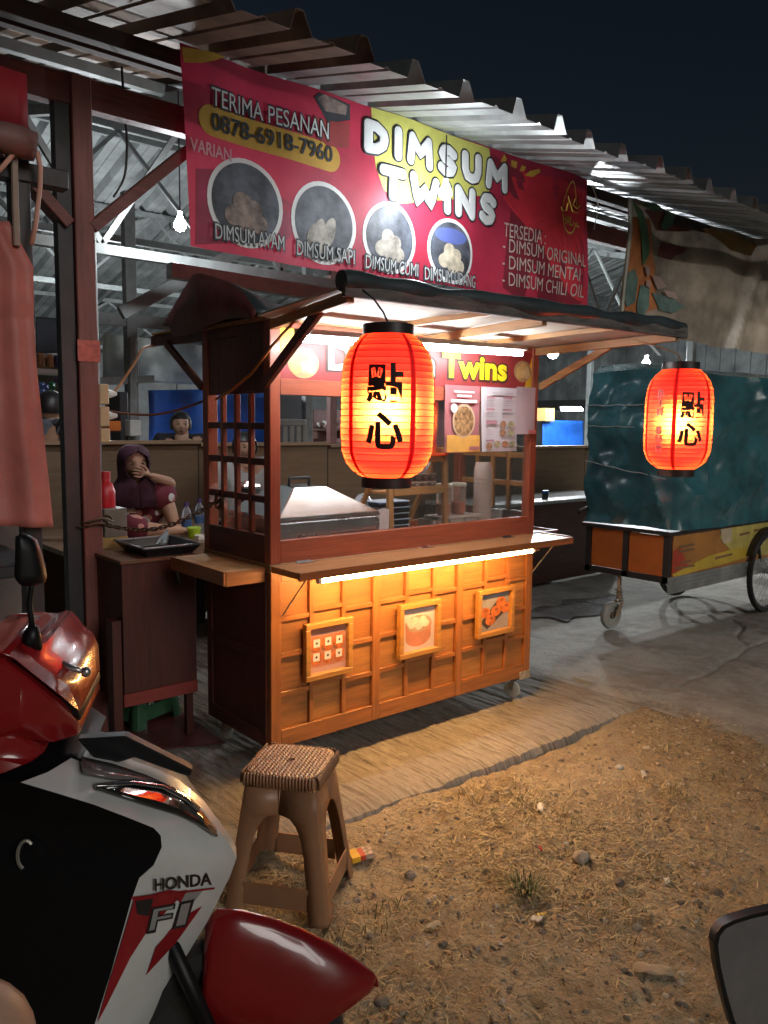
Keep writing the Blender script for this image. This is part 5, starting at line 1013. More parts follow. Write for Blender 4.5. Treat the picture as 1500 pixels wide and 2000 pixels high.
z = LX(40, 1105)[2]; bx('counter', m_blkst, ls, a[0]-1.3, LX(92, 1105)[0], .03, .6, z-.04, z, bevel=.004); bx('side_wall', M('grey_board', (.11, .105, .10), rough=.6), ls, a[0]-.02, a[0]+.19, .62, .64, .35, 1.3)
p = LX(-12, 1190); fe = thing('red_bucket', (p[0], .2, z-.6), 'bright red plastic drum at the left edge behind the scooter', 'drum')
MB().lathe([(.10, 0), (.125, .03), (.125, .36), (.11, .40), (.11, .42), (.0, .42)], (p[0]-.08, .12, .44), 20).build('drum', M('drum_red', (.50, .01, .012), rough=.35), fe, smooth='auto'); MB().box(p[0]-.24, p[0]+.08, -.02, .28, .0, .438).build('stand', m_blkst, fe)

# ================================================================== CABINET, TRAY, STOOLS AND MAT BESIDE THE CART
cb = thing('side_cabinet', (-.19, .75, 0), 'dark red wooden cabinet standing behind the left side of the cart', 'cabinet'); m_cab = wood('cabinet_wood', (.075, .02, .015), 'Z', .6, .5); m_cabr = wood('cabinet_rail', (.22, .035, .03), 'X', .7, .5)
bx('front_board', m_cab, cb, -.375, -.02, .62, .64, .285, .872, bevel=.002); bx('bottom_rail', m_cabr, cb, -.378, -.018, .616, .642, .225, .2845, bevel=.002); bx('side_board', m_cab, cb, -.375, -.357, .641, 1.02, .23, .872); bx('side_board', m_cab, cb, -.04, -.022, .641, 1.02, .23, .872)
bx('top_board', wood('cabinet_top', (.20, .09, .05), 'X', .6, .4), cb, -.385, -.012, .61, 1.03, .8725, .89, bevel=.002)
for x in (-.37, -.06): bx('leg', m_cab, cb, x, x+.035, .98, 1.015, 0, .2295)
bx('leg', m_cab, cb, -.42, -.3795, .63, .70, 0, .62); bx('leg', m_cab, cb, -.055, -.022, .66, .69, 0, .2295)
MB().tube([at(345, 1085, 'Y', .60), at(343, 1110, 'Y', .60), at(350, 1140, 'Y', .605)], .008, 6).build('latch', blk, cb)
ty = thing('black_tray', (-.12, .72, .9), 'shallow black tray on the cabinet beside the cart', 'tray'); m = MB()
y0, y1, x0, x1 = .60, .93, -.28, .0; zt = .906
m.box(x0+.03, x1-.03, y0+.03, y1-.03, .892, .897)
m.add([(x0+.03, y0+.03, .8975), (x1-.03, y0+.03, .8975), (x1-.03, y1-.03, .8975), (x0+.03, y1-.03, .8975), (x0, y0, .935), (x1, y0, .935), (x1, y1, .935), (x0, y1, .935)], [(0,1,5,4),(1,2,6,5),(2,3,7,6),(3,0,4,7)]); m.build('pan', M('tray_black', (.02, .018, .02), rough=.3), ty, solid=.004, fix=False)
r_ = MB(); r_.tube([(x0, y0, .936), (x1, y0, .936), (x1, y1, .936), (x0, y1, .936), (x0, y0, .936)], .006, 6); r_.build('rim', M('tray_rim', (.30, .30, .32), rough=.3, metal=.6), ty)
tg = thing('tongs', (-.1, .75, .93), 'steel tongs lying across the black tray', 'tongs'); MB().bar((-.20, .64, .945), (-.04, .88, .965), .016, .004).build('arm', steel, tg); MB().bar((-.17, .63, .947), (-.035, .885, .972), .016, .004).build('arm', steel, tg)
# green stool
def plastic_stool(o, H, wt, wb_, mat, rot, lab, weave=False):
    t = thing('plastic_stool', o, lab, 'stool', 'plastic stools'); cr, sr = math.cos(rot), math.sin(rot); o = np.array(o, float)
    T = lambda x, y, z: (o[0]+x*cr-y*sr, o[1]+x*sr+y*cr, o[2]+z)
    N = 44
    def sup(r, a, n=5): c, s = math.cos(a), math.sin(a); k = (abs(c)**n+abs(s)**n)**(-1/n); return r*k*c, r*k*s
    def ring(r, z, n=5): return [T(*sup(r, 2*math.pi*k/N, n), z) for k in range(N)]
    rows = [ring(wt*.93, H-.046, 6), ring(wt*1.01, H-.040), ring(wt*1.02, H-.014), ring(wt*.99, H-.003), ring(wt*.93, H)]
    m = MB().grid([r+[r[0]] for r in rows]); m.build('seat_rim', mat, t, smooth='auto', fix=False)
    if weave:
        n = 120; G = []
        for i in range(n+1):
            row = []
            for j in range(n+1):
                u, v = (i/n*2-1), (j/n*2-1); cx_, cy_ = u*wt*.945, v*wt*.945
                k = (abs(u)**6+abs(v)**6)**(1/6); mx_ = max(abs(u), abs(v), 1e-6)
                cx_, cy_ = cx_*mx_/max(k, 1e-6), cy_*mx_/max(k, 1e-6)
                uu, vv = cx_/wt, cy_/wt; tri = abs(((uu*8) % 1)-.5)*2; rw = vv*9+.4*tri; f = abs((rw % 1)-.5)*2
                h = .0042*(1-f**4) if mx_ < .955 else .003
                hole = math.hypot(u, v); h = -.03 if hole < .085 else h+(.002 if hole < .13 else 0)
                row.append(T(cx_, cy_, H-.001+h))
            G.append(row)
        MB().grid(G).build('woven_seat', mat, t, smooth=True, fix=False)
        r_ = MB()
        for a in range(4):
            for k in range(22):
                s_ = (k/21*2-1)*wt*.88; ca, sa = math.cos(a*math.pi/2), math.sin(a*math.pi/2); p0 = (s_, -wt*.96); p1 = (s_, -wt*1.018)
                q = [T(*(x*ca-y*sa, x*sa+y*ca), z) for (x, y), z in ((p0, H+.001), ((s_, -wt*1.0), H-.003), (p1, H-.014), ((s_, -wt*1.012), H-.036))]
                r_.tube(q, .0042, 5)
        r_.build('woven_edge', mat, t, smooth=True)
    else: MB().add(ring(wt*.93, H-.0005), [tuple(range(N))]).build('seat_top', mat, t, fix=False)
    # legs: L-shaped, splayed, with an arched skirt between them
    for qx, qy in ((1, 1), (-1, 1), (-1, -1), (1, -1)):
        def L(z, wleg): 
            k = (H-.046-z)/(H-.046); r = wt*.93+(wb_-wt*.93)*k; e = r*.965
            return [T(qx*r, qy*(r-wleg), z), T(qx*r, qy*(r-.02), z), T(qx*e, qy*e, z), T(qx*(r-.02), qy*r, z), T(qx*(r-wleg), qy*r, z)]
        rows = [L(0, .058), L(.012, .058), L(.08, .055), L(H*.45, .057), L(H*.58, .062), L(H*.66, .074), L(H*.71, .092), L(H*.735, .128 if wt > .12 else .10), L(H-.045, .124 if wt > .12 else .10)]
        MB().grid(rows).build('leg', mat, t, smooth='auto', solid=.006, fix=False)
    for a in range(4):      # stretcher between the feet
        ca, sa = math.cos(a*math.pi/2), math.sin(a*math.pi/2); zz = (H*.17 if weave else H*.2); k = (H-.046-zz)/(H-.046); r = (wt*.93+(wb_-wt*.93)*k)*.985; lw = r-.052
        G = [[T((x*ca+r*sa), (x*sa-r*ca), z) for x in np.linspace(-lw, lw, 9)] for z in (zz-.036, zz+.036)]
        MB().grid(G).build('stretcher', mat, t, solid=.006, fix=False)
    return t
m_brn = M('brown_plastic', (.31, .16, .085), rough=.45, var=.1, vscale=8)
plastic_stool((-.335, -.655, -.058), .455, .128, .172, m_brn, R_(38), 'brown rattan patterned plastic stool standing on the slab edge', True)
plastic_stool((-.14, 1.02, .0), .40, .115, .15, M('green_plastic', (.03, .10, .045), rough=.45), R_(20), 'dark green plastic stool tucked under the red cabinet')
mt = MB(); c = [at(x, y, 'Z', .004) for x, y in ((232, 1410), (345, 1385), (440, 1452), (262, 1468))]; mt.poly(c, (0, 0, .006)); tag(mt.build('floor_mat', M('maroon_mat', (.12, .03, .03), rough=.35, var=.3, vscale=6), None), 'dark maroon mat lying on the slab left of the cart', 'mat')
# ------------------------------------------------------------------ sockets, chain, cables
for k, (y0, y1) in enumerate(((748, 790), (792, 833), (835, 864))):
    a = at(193, y0, 'Y', .93); b = at(208, y1, 'Y', .93); s_ = thing('power_socket', (a[0], .93, b[2]), ('uppermost', 'middle', 'lowest')[k]+' beige power socket on the side of the red post', 'socket', 'power sockets on the post')
    MB().box(-.3405, -.3405+(b[0]-a[0])+.012, .915, .975, b[2], a[2]-.004).build('box', M('beige_plastic', (.50, .36, .20), rough=.5), s_, bevel=.004)
    if k < 2: MB().lathe([(.022, 0), (.018, .02), (.007, .045)], (-.296, .94, b[2]+.05), 12, (1, -.3, 0)).build('plug', wht, s_, smooth='auto')
def cable(pts, r, mat, lab):
    P = [np.array(p, float) for p in pts]; Q = []
    for i in range(len(P)-1):
        p0, p1, p2, p3 = P[max(i-1, 0)], P[i], P[i+1], P[min(i+2, len(P)-1)]
        for t in np.linspace(0, 1, 9)[:-1]: Q.append(.5*((2*p1)+(-p0+p2)*t+(2*p0-5*p1+4*p2-p3)*t*t+(-p0+3*p1-3*p2+p3)*t**3))
    Q.append(P[-1]); o = MB().tube(Q, r, 6).build('cable', mat, None, smooth=True); tag(o, lab, 'cable', 'cables round the cart')
o_c = M('orange_cable', (.5, .22, .08), rough=.5); b_c = M('brown_cable', (.18, .07, .04), rough=.5)
cable([(-.28, .94, at(208, 775, 'Y', .94)[2]), at(235, 750, 'Y', .95), at(262, 710, 'Y', 1.0), at(280, 680, 'Y', 1.05), (.02, 1.1, 1.875)], .006, o_c, 'orange cable rising from the socket to the rear awning')
cable([(-.28, .94, at(208, 803, 'Y', .94)[2]), at(245, 808, 'Y', .88), at(300, 810, 'Y', .8), at(350, 800, 'Y', .72), at(398, 783, 'Y', .6)], .006, b_c, 'brown cable sagging from the socket to the cart side')
cable([at(238, 130, 'Y', 1.0), at(243, 220, 'Y', 1.02), at(248, 280, 'Y', 1.02), at(243, 345, 'Y', 1.02), at(222, 385, 'Y', 1.02)], .006, blk, 'black cable dangling from the roof beam right of the red post')
cable([at(1155, 360, 'Y', .9), at(1168, 400, 'Y', .9), at(1160, 448, 'Y', .9)], .004, wht, 'thin white cord dangling right of the big banner')
cn = thing('chain', (-.3, .8, 1.05), 'rusty chain strung from the red post to the cart lattice', 'chain'); m_ch = M('rusty_chain', (.16, .10, .06), rough=.6, metal=.6, var=.3, vscale=40)
P0, P1 = np.array((-.345, .905, 1.02)), np.array((-.005, .40, 1.165)); nl = 26; link = None
def chain_p(t): return P0*(1-t)+P1*t-np.array((0, 0, .075*math.sin(math.pi*t)))
for k in range(nl):
    c = chain_p((k+.5)/nl); d = Vector(chain_p((k+1)/nl)-chain_p(k/nl)); L_ = d.length
    if link is None:
        pts = [(.0165*math.cos(a)*1.0+(.006 if math.cos(a) > 0 else -.006), .0085*math.sin(a), 0) for a in np.linspace(0, 2*math.pi, 17)]; link = MB().tube(pts, .003, 5, False).build('link', m_ch, None, smooth=True); link.parent = cn; lk = link
    else: lk = link.copy(); COL.objects.link(lk)
    q = d.to_track_quat('X', 'Z').to_matrix().to_4x4(); lk.matrix_local = Matrix.Translation(Vector(c)-cn.location) @ q @ Matrix.Rotation(math.pi/2*(k % 2)+.3, 4, 'X')
for k, dz in enumerate((.0, .02)): MB().tube([(-.36+.02*k+.055*math.cos(a)*1.4-.02, .95+.07*math.sin(a), 1.02+dz+.01*math.sin(3*a)) for a in np.linspace(0, 2*math.pi, 25)], .006, 5, False).build('wrapped_loop', m_ch, cn, smooth=True)
MB().tube([(-.004, .42+.03*math.sin(k*.9), 1.17-.012*k*.4+.02*math.cos(k*1.3)) for k in range(10)], .008, 5).build('knot', m_ch, cn)
# boxes behind the post
far = [((203, 995), (249, 1048), .99, .25, M('grey_crate', (.16, .15, .12), rough=.6), 'metal_box', 'grey metal box standing behind the red post', 'box'), ((200, 1050), (252, 1110), .99, .25, M('carton_yellow', (.38, .26, .08), rough=.7), 'carton', 'yellowish carton with dark markings under the grey metal box', 'carton')]
for p, q, Y, dep, mm_, nme, lab, cat in far:
    a = at(*p, 'Y', Y+.02); b = at(*q, 'Y', Y+.02); tag(bx(nme, mm_, None, a[0], b[0], Y+.02, Y+dep, b[2], a[2], bevel=.004), lab, cat)
a = at(200, 1112, 'Y', 1.01); b = at(252, 1180, 'Y', 1.01); sk = thing('cup_sleeve', (a[0]+.05, 1.1, b[2]), 'sleeve of white foam cups below the carton behind the post', 'cups')
for k in range(7): MB().lathe([(.028, 0), (.034, .02), (.036, .022)], (a[0]+.07, 1.06, .60+.024*k), 14).build('cup', wht, sk, smooth='auto')
bx('stand', m_dbeam, sk, a[0]-.02, b[0]+.02, 1.0, 1.25, 0, .599)
th = thing('red_thermos', at(207, 995, 'Y', 1.1), 'red plastic thermos flask on the grey metal box', 'thermos'); zb_ = at(230, 996, 'Y', 1.01)[2]; tx = at(206, 970, 'Y', 1.1)[0]
MB().lathe([(.0, 0), (.042, 0), (.047, .01), (.047, .085), (.036, .12), (.024, .13), (.024, .165), (.018, .18), (.0, .18)], (tx, 1.1, zb_+.001), 18).build('flask', M('thermos_red', (.50, .02, .03), rough=.35), th, smooth='auto')
MB().lathe([(.0265, .136), (.0265, .168), (.0, .17)], (tx, 1.1, zb_+.0135), 14).build('cap', M('thermos_cap', (.42, .015, .025), rough=.4), th, smooth='auto')
# ================================================================== SEATING PLATFORM AND PEOPLE
PY = 2.15                                   # depth of the seated woman
zf = at(330, 1046, 'Y', 2.0)[2]             # platform height under her feet
pf = thing('wooden_platform', (.5, 2.2, 0), 'raised wooden platform the woman in the headscarf sits on', 'platform')
m_pf = wood('platform_wood', (.24, .15, .09), 'X', .7, .5)
for k in range(6): bx('plank', m_pf, pf, -.25, 2.3, 1.62+.18*k, 1.795+.18*k, zf-.03, zf, bevel=.003)
bx('front_apron', m_pf, pf, -.25, 2.3, 1.60, 1.619, zf-.16, zf-.002)
for x in (-.22, 1.0, 2.2):
    for y in (1.65, 2.6): bx('leg', m_dbeam, pf, x, x+.06, y, y+.06, 0, zf-.0305)
m_skin = M('skin', (.44, .255, .165), rough=.5, var=.08, vscale=12); m_skin2 = M('skin_light', (.46, .28, .19), rough=.5, var=.08, vscale=12); m_lip = M('lip', (.30, .09, .07), rough=.45); m_eye = M('eye_white', (.34, .31, .28), rough=.3); m_iris = M('iris', (.015, .01, .008), rough=.2); m_hair = M('black_hair', (.012, .010, .010), rough=.45, var=.3, vscale=60, stretch=(8, 8, 1)); m_brow = M('eyebrow', (.03, .018, .012), rough=.8)
def skin_body(name, joints, edges, mat, parent, sub=2, root=0):
    off = OFF.get(parent.name, np.zeros(3)); me = bpy.data.meshes.new(name); me.from_pydata([list(np.array(j[:3], float)-off) for j in joints], edges, [])
    me.materials.append(mat); o = bpy.data.objects.new(name, me); COL.objects.link(o); o.parent = parent; OFF[o.name] = off.copy()
    md = o.modifiers.new('skin', 'SKIN'); md.use_smooth_shade = True; sv = me.skin_vertices[0].data
    for i, j in enumerate(joints): sv[i].radius = (j[3], j[4] if len(j) > 4 else j[3]); sv[i].use_root = (i == root)
    md.branch_smoothing = .3
    s_ = o.modifiers.new('sub', 'SUBSURF'); s_.levels = sub; s_.render_levels = sub
    return o
def head(c, yaw, pitch, roll, size, mat, parent, name='head'):
    """c: centre of the head; yaw: heading of the face in the XY plane; size: head height"""
    bm = bmesh.new(); bmesh.ops.create_uvsphere(bm, u_segments=36, v_segments=26, radius=.5); vs = []
    for v in bm.verts:
        x, y, z = v.co                     # face looks along +x
        w_ = .74 if z > -.1 else .74*(1-.42*((-.1-z)/.4)**1.5)
        X_, Y_, Z_ = x*.90, y*w_, z
        if x > 0:
            if z < -.1: X_ = X_*(1-.12*((-.1-z)/.4))
            X_ += .085*math.exp(-((y/.062)**2+((z+.085)/.075)**2))+.045*math.exp(-((y/.04)**2+((z+.01)/.09)**2))      # nose
            X_ -= .045*(math.exp(-(((abs(y)-.16)/.075)**2+((z-.035)/.05)**2)))                                       # sockets
            X_ += .022*math.exp(-((y/.11)**2+((z+.225)/.035)**2))+.03*math.exp(-((y/.10)**2+((z+.40)/.06)**2))       # lips, chin
            X_ += .018*math.exp(-(((abs(y)-.15)/.1)**2+((z-.11)/.04)**2))                                            # brow
        vs.append((X_*size, Y_*size, Z_*size))
    fs = [tuple(v.index for v in f.verts) for f in bm.faces]; bm.free()
    Rm = Matrix.Rotation(yaw, 3, 'Z') @ Matrix.Rotation(pitch, 3, 'Y') @ Matrix.Rotation(roll, 3, 'X'); Rn = np.array(Rm); c = np.array(c, float)
    T = lambda P: (np.array(P, float)@Rn.T)+c
    h = MB().add(T(vs), fs).build(name, mat, parent, smooth=True, fix=False)
    s = size
    for sg in (-1, 1):
        e = MB(); e.ball((.385*s, sg*.155*s, .035*s), .062*s, 12, 8, (.5, .95, .36)); e.v = T(e.v).tolist(); e.build('eye', m_eye, h, smooth=True, fix=False)
        e = MB(); e.ball((.413*s, sg*.152*s, .035*s), .030*s, 10, 6, (.5, 1, 1)); e.v = T(e.v).tolist(); e.build('iris', m_iris, h, smooth=True, fix=False)
        e = MB(); e.tube([(.405*s, sg*.08*s, .115*s), (.405*s, sg*.16*s, .135*s), (.36*s, sg*.24*s, .11*s)], [.010*s, .014*s, .007*s], 6); e.v = T(e.v).tolist(); e.build('eyebrow', m_brow, h, fix=False)
        e = MB(); e.ball((.0, sg*.365*s, -.02*s), .10*s, 10, 8, (.55, .3, 1.1)); e.v = T(e.v).tolist(); e.build('ear', mat, h, smooth=True, fix=False)
    e = MB(); e.tube([(.40*s, -.10*s, -.228*s), (.445*s, -.03*s, -.222*s), (.445*s, .03*s, -.222*s), (.40*s, .10*s, -.228*s)], [.008*s, .020*s, .020*s, .008*s], 8); e.v = T(e.v).tolist(); e.build('mouth', m_lip, h, smooth=True, fix=False)
    return h, T
def hair_cap(T, s, mat, parent, bun=False, front=.20):
    bm = bmesh.new(); bmesh.ops.create_uvsphere(bm, u_segments=32, v_segments=22, radius=.5); keep = [v for v in bm.verts if not (v.co.x > .16 and v.co.z < front and abs(v.co.y) < .37) and v.co.z > -.22]
    bmesh.ops.delete(bm, geom=[v for v in bm.verts if v not in set(keep)], context='VERTS'); bm.verts.index_update()
    vs = [(v.co.x*1.0*s-.02*s, v.co.y*.88*s, v.co.z*1.10*s+.012*s) for v in bm.verts]; fs = [tuple(v.index for v in f.verts) for f in bm.faces]; bm.free()
    m = MB().add(vs, fs)
    if bun: m.ball((-.5*s, 0, .1*s), .2*s, 12, 8)
    m.v = T(m.v).tolist(); m.build('hair', mat, parent, smooth=True, fix=False)
# --- seated woman
def Wp(x, y, Y): return at(x, y, 'Y', Y)
wm = thing('person', (Wp(290, 1000, PY)[0], PY, zf), 'woman in a dark maroon headscarf seated with her hand on her mouth', 'person', 'people in the market')
hd = Wp(262, 905, 2.02); faceyaw = math.atan2(CAM[1]-hd[1], CAM[0]-hd[0])+.25
hs = .205
h_, Tw = head(hd, faceyaw, .08, 0, hs, m_skin, wm)
neck = hd+(-.0, .03, -.13); sh_l = Wp(232, 965, 2.10); sh_r = Wp(300, 962, 2.12); chest = (sh_l+sh_r)/2+(0, .02, -.05); hip = np.array((chest[0]-.02, 2.22, zf+.12))
kneeR = Wp(318, 960, 1.98); footR = Wp(345, 1036, 1.92); hipR = hip+(.08, -.05, 0); hipL = hip+(-.1, -.04, -.02); kneeL = Wp(268, 1040, 1.88)+(0, 0, .02); footL = Wp(332, 1036, 1.86)
elbR = Wp(338, 944, 2.0); hndR = Wp(281, 926, 1.90); elbL = Wp(250, 1000, 2.0); hndL = Wp(297, 1052, 1.86)
J = [(*hip, .12, .10), (*chest, .12, .09), (*neck, .05), (*sh_l, .055), (*elbL, .04), (*hndL, .024), (*sh_r, .055), (*elbR, .040), (*(hndR*.85+elbR*.15), .024), (*hipR, .085), (*kneeR, .062), (*footR, .034), (*hipL, .085), (*kneeL, .06), (*footL, .034), (*(hd+(0, .02, -.05)), .055), (*(footR+(.07, -.06, -.012)), .022), (*(footL+(.10, .0, -.008)), .022)]
skin_body('body', J, [(0, 1), (1, 2), (1, 3), (3, 4), (4, 5), (1, 6), (6, 7), (7, 8), (0, 9), (9, 10), (10, 11), (0, 12), (12, 13), (13, 14), (2, 15), (11, 16), (14, 17)], m_skin, wm)
def hand(wrist, dirv, nrm, mat, parent, s=.85, curl=.6, name='hand'):
    w_ = np.array(wrist, float); d = np.array(dirv, float); d /= np.linalg.norm(d); n = np.array(nrm, float); n -= d*(n@d); n /= np.linalg.norm(n); b = np.cross(n, d)
    jo = [(*w_, .022*s, .016*s), (*(w_+d*.05*s), .036*s, .014*s), (*(w_+d*.085*s), .038*s, .013*s)]; ed = [(0, 1), (1, 2)]
    for k, (o, L_) in enumerate(((-.030, .060), (-.010, .074), (.011, .070), (.030, .055))):
        a = w_+d*.085*s+b*o*s; p1 = a+d*L_*.5*s-n*.012*curl*s; p2 = p1+(d*(1-curl)-n*curl)*L_*.5*s; i = len(jo); jo += [(*a, .0095*s), (*p1, .0088*s), (*p2, .007*s)]; ed += [(2, i), (i, i+1), (i+1, i+2)]
    i = len(jo); a = w_+d*.03*s-b*.030*s; jo += [(*a, .012*s), (*(a+d*.03*s-b*.022*s-n*.008*s), .010*s), (*(a+d*.058*s-b*.024*s-n*.02*s), .0075*s)]; ed += [(1, i), (i, i+1), (i+1, i+2)]
    return skin_body(name, jo, ed, mat, parent, 2)
hand(hndR*.8+elbR*.2, hndR-elbR, (-.5, -.8, .2), m_skin, wm, .9, .75); hand(hndL, hndL-elbL+(0.02, 0, -.06), (.2, -.9, .1), m_skin, wm, .9, .35)
m_top = M('grey_violet_shirt', (.11, .09, .15), rough=.85, var=.2, vscale=14); m_hij = M('maroon_headscarf', (.055, .012, .028), rough=.85, var=.25, vscale=10)
skin_body('shirt', [(*hip, .14, .12), (*chest, .145, .11), (*sh_l, .092), (*(sh_l*.15+elbL*.85), .072), (*sh_r, .074), (*(sh_r*.2+elbR*.8), .058), (*(elbR+(.01, 0, 0)), .05)], [(0, 1), (1, 2), (2, 3), (1, 4), (4, 5), (5, 6)], m_top, wm)
m_trs = bpy.data.materials.new('spotted_trousers'); m_trs.use_nodes = True; _n = m_trs.node_tree.nodes; _l = m_trs.node_tree.links; _v = _n.new('ShaderNodeTexVoronoi'); _v.inputs['Scale'].default_value = 15; _tc = _n.new('ShaderNodeTexCoord'); _l.new(_tc.outputs['Object'], _v.inputs[0])
_r = _n.new('ShaderNodeMath'); _r.operation = 'LESS_THAN'; _r.inputs[1].default_value = .42; _l.new(_v.outputs['Distance'], _r.inputs[0]); _mx = _n.new('ShaderNodeMix'); _mx.data_type = 'RGBA'; _mx.inputs[6].default_value = (.13, .014, .025, 1); _l.new(_r.outputs[0], _mx.inputs[0])
_m2 = _n.new('ShaderNodeMix'); _m2.data_type = 'RGBA'; _m2.inputs[6].default_value = (.50, .22, .18, 1); _m2.inputs[7].default_value = (.62, .60, .58, 1); _sp = _n.new('ShaderNodeSeparateColor'); _l.new(_v.outputs['Color'], _sp.inputs[0]); _g = _n.new('ShaderNodeMath'); _g.operation = 'GREATER_THAN'; _g.inputs[1].default_value = .5; _l.new(_sp.outputs[0], _g.inputs[0]); _l.new(_g.outputs[0], _m2.inputs[0]); _l.new(_m2.outputs[2], _mx.inputs[7]); _l.new(_mx.outputs[2], _n['Principled BSDF'].inputs['Base Color']); _n['Principled BSDF'].inputs['Roughness'].default_value = .8
skin_body('trousers', [(*hip, .15, .13), (*hipR, .14), (*kneeR, .118), (*(kneeR*.55+footR*.45), .088), (*hipL, .115), (*kneeL, .088), (*(kneeL*.6+footL*.4), .066)], [(0, 1), (1, 2), (2, 3), (0, 4), (4, 5), (5, 6)], m_trs, wm)
# headscarf: hood round the face falling over the chest
def scarf():
    s = hs; rows = []; N = 40
    for zz, rx, ry, ox, op in ((.56, .05, .05, -.04, 0), (.53, .26, .24, -.04, 0), (.42, .44, .40, -.04, 0), (.26, .54, .46, -.04, .62), (.08, .57, .48, -.05, .74), (-.12, .57, .47, -.06, .76), (-.30, .54, .46, -.05, .66), (-.44, .50, .47, -.02, .30), (-.56, .52, .55, .0, 0), (-.75, .56, .68, .02, 0), (-1.0, .58, .74, .05, 0), (-1.25, .56, .72, .09, 0)):
        row = []
        for k in range(N+1):
            a = op+(2*math.pi-2*op)*k/N; aa = a
            rr = 1+.03*math.sin(a*7+zz*3)*(1 if zz < -.5 else .2); row.append(((math.cos(aa)*rx*rr+ox)*s, math.sin(aa)*ry*rr*s, zz*s))
        rows.append(Tw(row))
    return MB().grid(rows).build('headscarf', m_hij, wm, smooth=True, solid=.004, fix=False)
scarf()
# --- woman behind the partition
def bust(px, py, Y, size, yaw_off, skin_, cloth, lab, hair=True, bun=False, cap=None):
    c = at(px, py, 'Y', Y); t = thing('person', (c[0], Y, 0), lab, 'person', 'people in the market'); yw = math.atan2(CAM[1]-c[1], CAM[0]-c[0])+yaw_off
    h_, T = head(c, yw, .03, 0, size, skin_, t); f = np.array((math.cos(yw), math.sin(yw), 0)); s = np.array((-f[1], f[0], 0)); k = size/.21
    nk = c-(0, 0, .14*k); chs = c-f*.04+(0, 0, -.235*k); hp = chs-(0, 0, .36*k); 
    jo = [(*chs, .14*k, .10*k), (*(nk-(0, 0, .03)), .06*k), (*(c-(0, 0, .05)), .06*k), (*hp, .14*k, .1*k)]; ed = [(0, 1), (1, 2), (0, 3)]
    for sg in (-1, 1):
        i = len(jo); sh = chs+s*sg*.18*k+(0, 0, .12*k); el = sh+s*sg*.06*k-(0, 0, .26*k); hn = el+f*.2*k+(0, 0, -.02); jo += [(*sh, .06*k), (*el, .045*k), (*hn, .03*k)]; ed += [(0, i), (i, i+1), (i+1, i+2)]
    skin_body('body', jo, ed, skin_, t); sh_j = [(*chs, .165*k, .13*k), (*(nk-(0, 0, .03)), .085*k), (*hp, .16*k, .12*k)]; se = [(0, 1), (0, 2)]
    for sg in (-1, 1): i = len(sh_j); sh = chs+s*sg*.18*k+(0, 0, .12*k); el = sh+s*sg*.06*k-(0, 0, .26*k); sh_j += [(*sh, .078*k), (*el, .062*k), (*(el+f*.14*k), .05*k)]; se += [(0, i), (i, i+1), (i+1, i+2)]
    skin_body('shirt', sh_j, se, cloth, t)
    sk_ = [(*hp, .15*k, .13*k)]; se = []
    for sg in (-1, 1): a = hp+s*sg*.09*k; i = len(sk_); sk_ += [(*(a-(0, 0, .05)), .10*k), (*np.array((a[0]+f[0]*.02, a[1]+f[1]*.02, .45)), .07*k), (*np.array((a[0], a[1], .03)), .05*k)]; se += [(0, i), (i, i+1), (i+1, i+2)]
    skin_body('trousers', sk_, se, M('dark_trousers', (.03, .03, .035), rough=.8), t)
    if hair: hair_cap(T, size, m_hair, t, bun)
    return t
bust(353, 829, 3.35, .20, .1, m_skin2, M('dark_patterned_blouse', (.022, .022, .026), rough=.8, var=.6, vscale=40), 'dark haired woman in black looking over the partition', True, True)
bust(478, 874, 2.2, .20, .35, m_skin, M('pale_grey_shirt', (.42, .44, .43), rough=.85, var=.08, vscale=12), 'person in a pale shirt behind the cart lattice')
bust(100, 795, 3.1, .21, 2.4, m_skin, M('grey_knit_shirt', (.14, .15, .18), rough=.9, var=.12, vscale=50), 'person in grey seen from behind at the snack kiosk')
# --- things on the platform
def bottle(px, py, Y, lab, h=.20):
    p = at(px, py, 'Y', Y); p[2] = zf+.001; t = thing('water_bottle', p, lab, 'bottle', 'water bottles on the platform'); g = GL('bottle_plastic', (.85, .9, .95), w=.9, alpha=.10)
    MB().lathe([(.0, 0), (.03, 0), (.032, .01), (.032, h*.62), (.026, h*.78), (.012, h*.9), (.012, h)], p, 14).build('body', g, t, smooth=True, fix=False)
    MB().lathe([(.0325, h*.28), (.0328, h*.29), (.0328, h*.5), (.0325, h*.51)], p, 14).build('label', M('bottle_label', (.05, .12, .30), rough=.4, var=.5, vscale=30), t, smooth=True, fix=False); MB().lathe([(.0145, h*.93), (.0145, h*1.05), (0, h*1.055)], p, 10).build('cap', M('violet_cap', (.08, .05, .2), rough=.4), t)
bottle(365, 1035, 1.95, 'clear water bottle left of the green tub'); bottle(390, 1035, 2.05, 'clear water bottle right behind the green tub', .21)
p = at(379, 1040, 'Y', 1.8); p[2] = zf+.001; gt = thing('green_tub', p, 'lime green plastic tub on the platform beside her foot', 'tub'); MB().lathe([(.0, 0), (.036, 0), (.040, .055)], p, 18).build('tub', M('lime_plastic', (.38, .55, .02), rough=.4), gt, smooth='auto'); MB().lathe([(.043, .0555), (.043, .066), (.038, .07), (.0, .07)], p, 18).build('lid', M('lime_lid', (.42, .6, .03), rough=.4), gt, smooth='auto')
p = at(392, 1052, 'Y', 1.72); p[2] = zf+.001; tag(MB().box(p[0]-.03, p[0]+.02, 1.69, 1.75, zf+.001, zf+.03).build('tissue_pack', wht, None, bevel=.004), 'small white tissue pack beside the green tub', 'tissue')

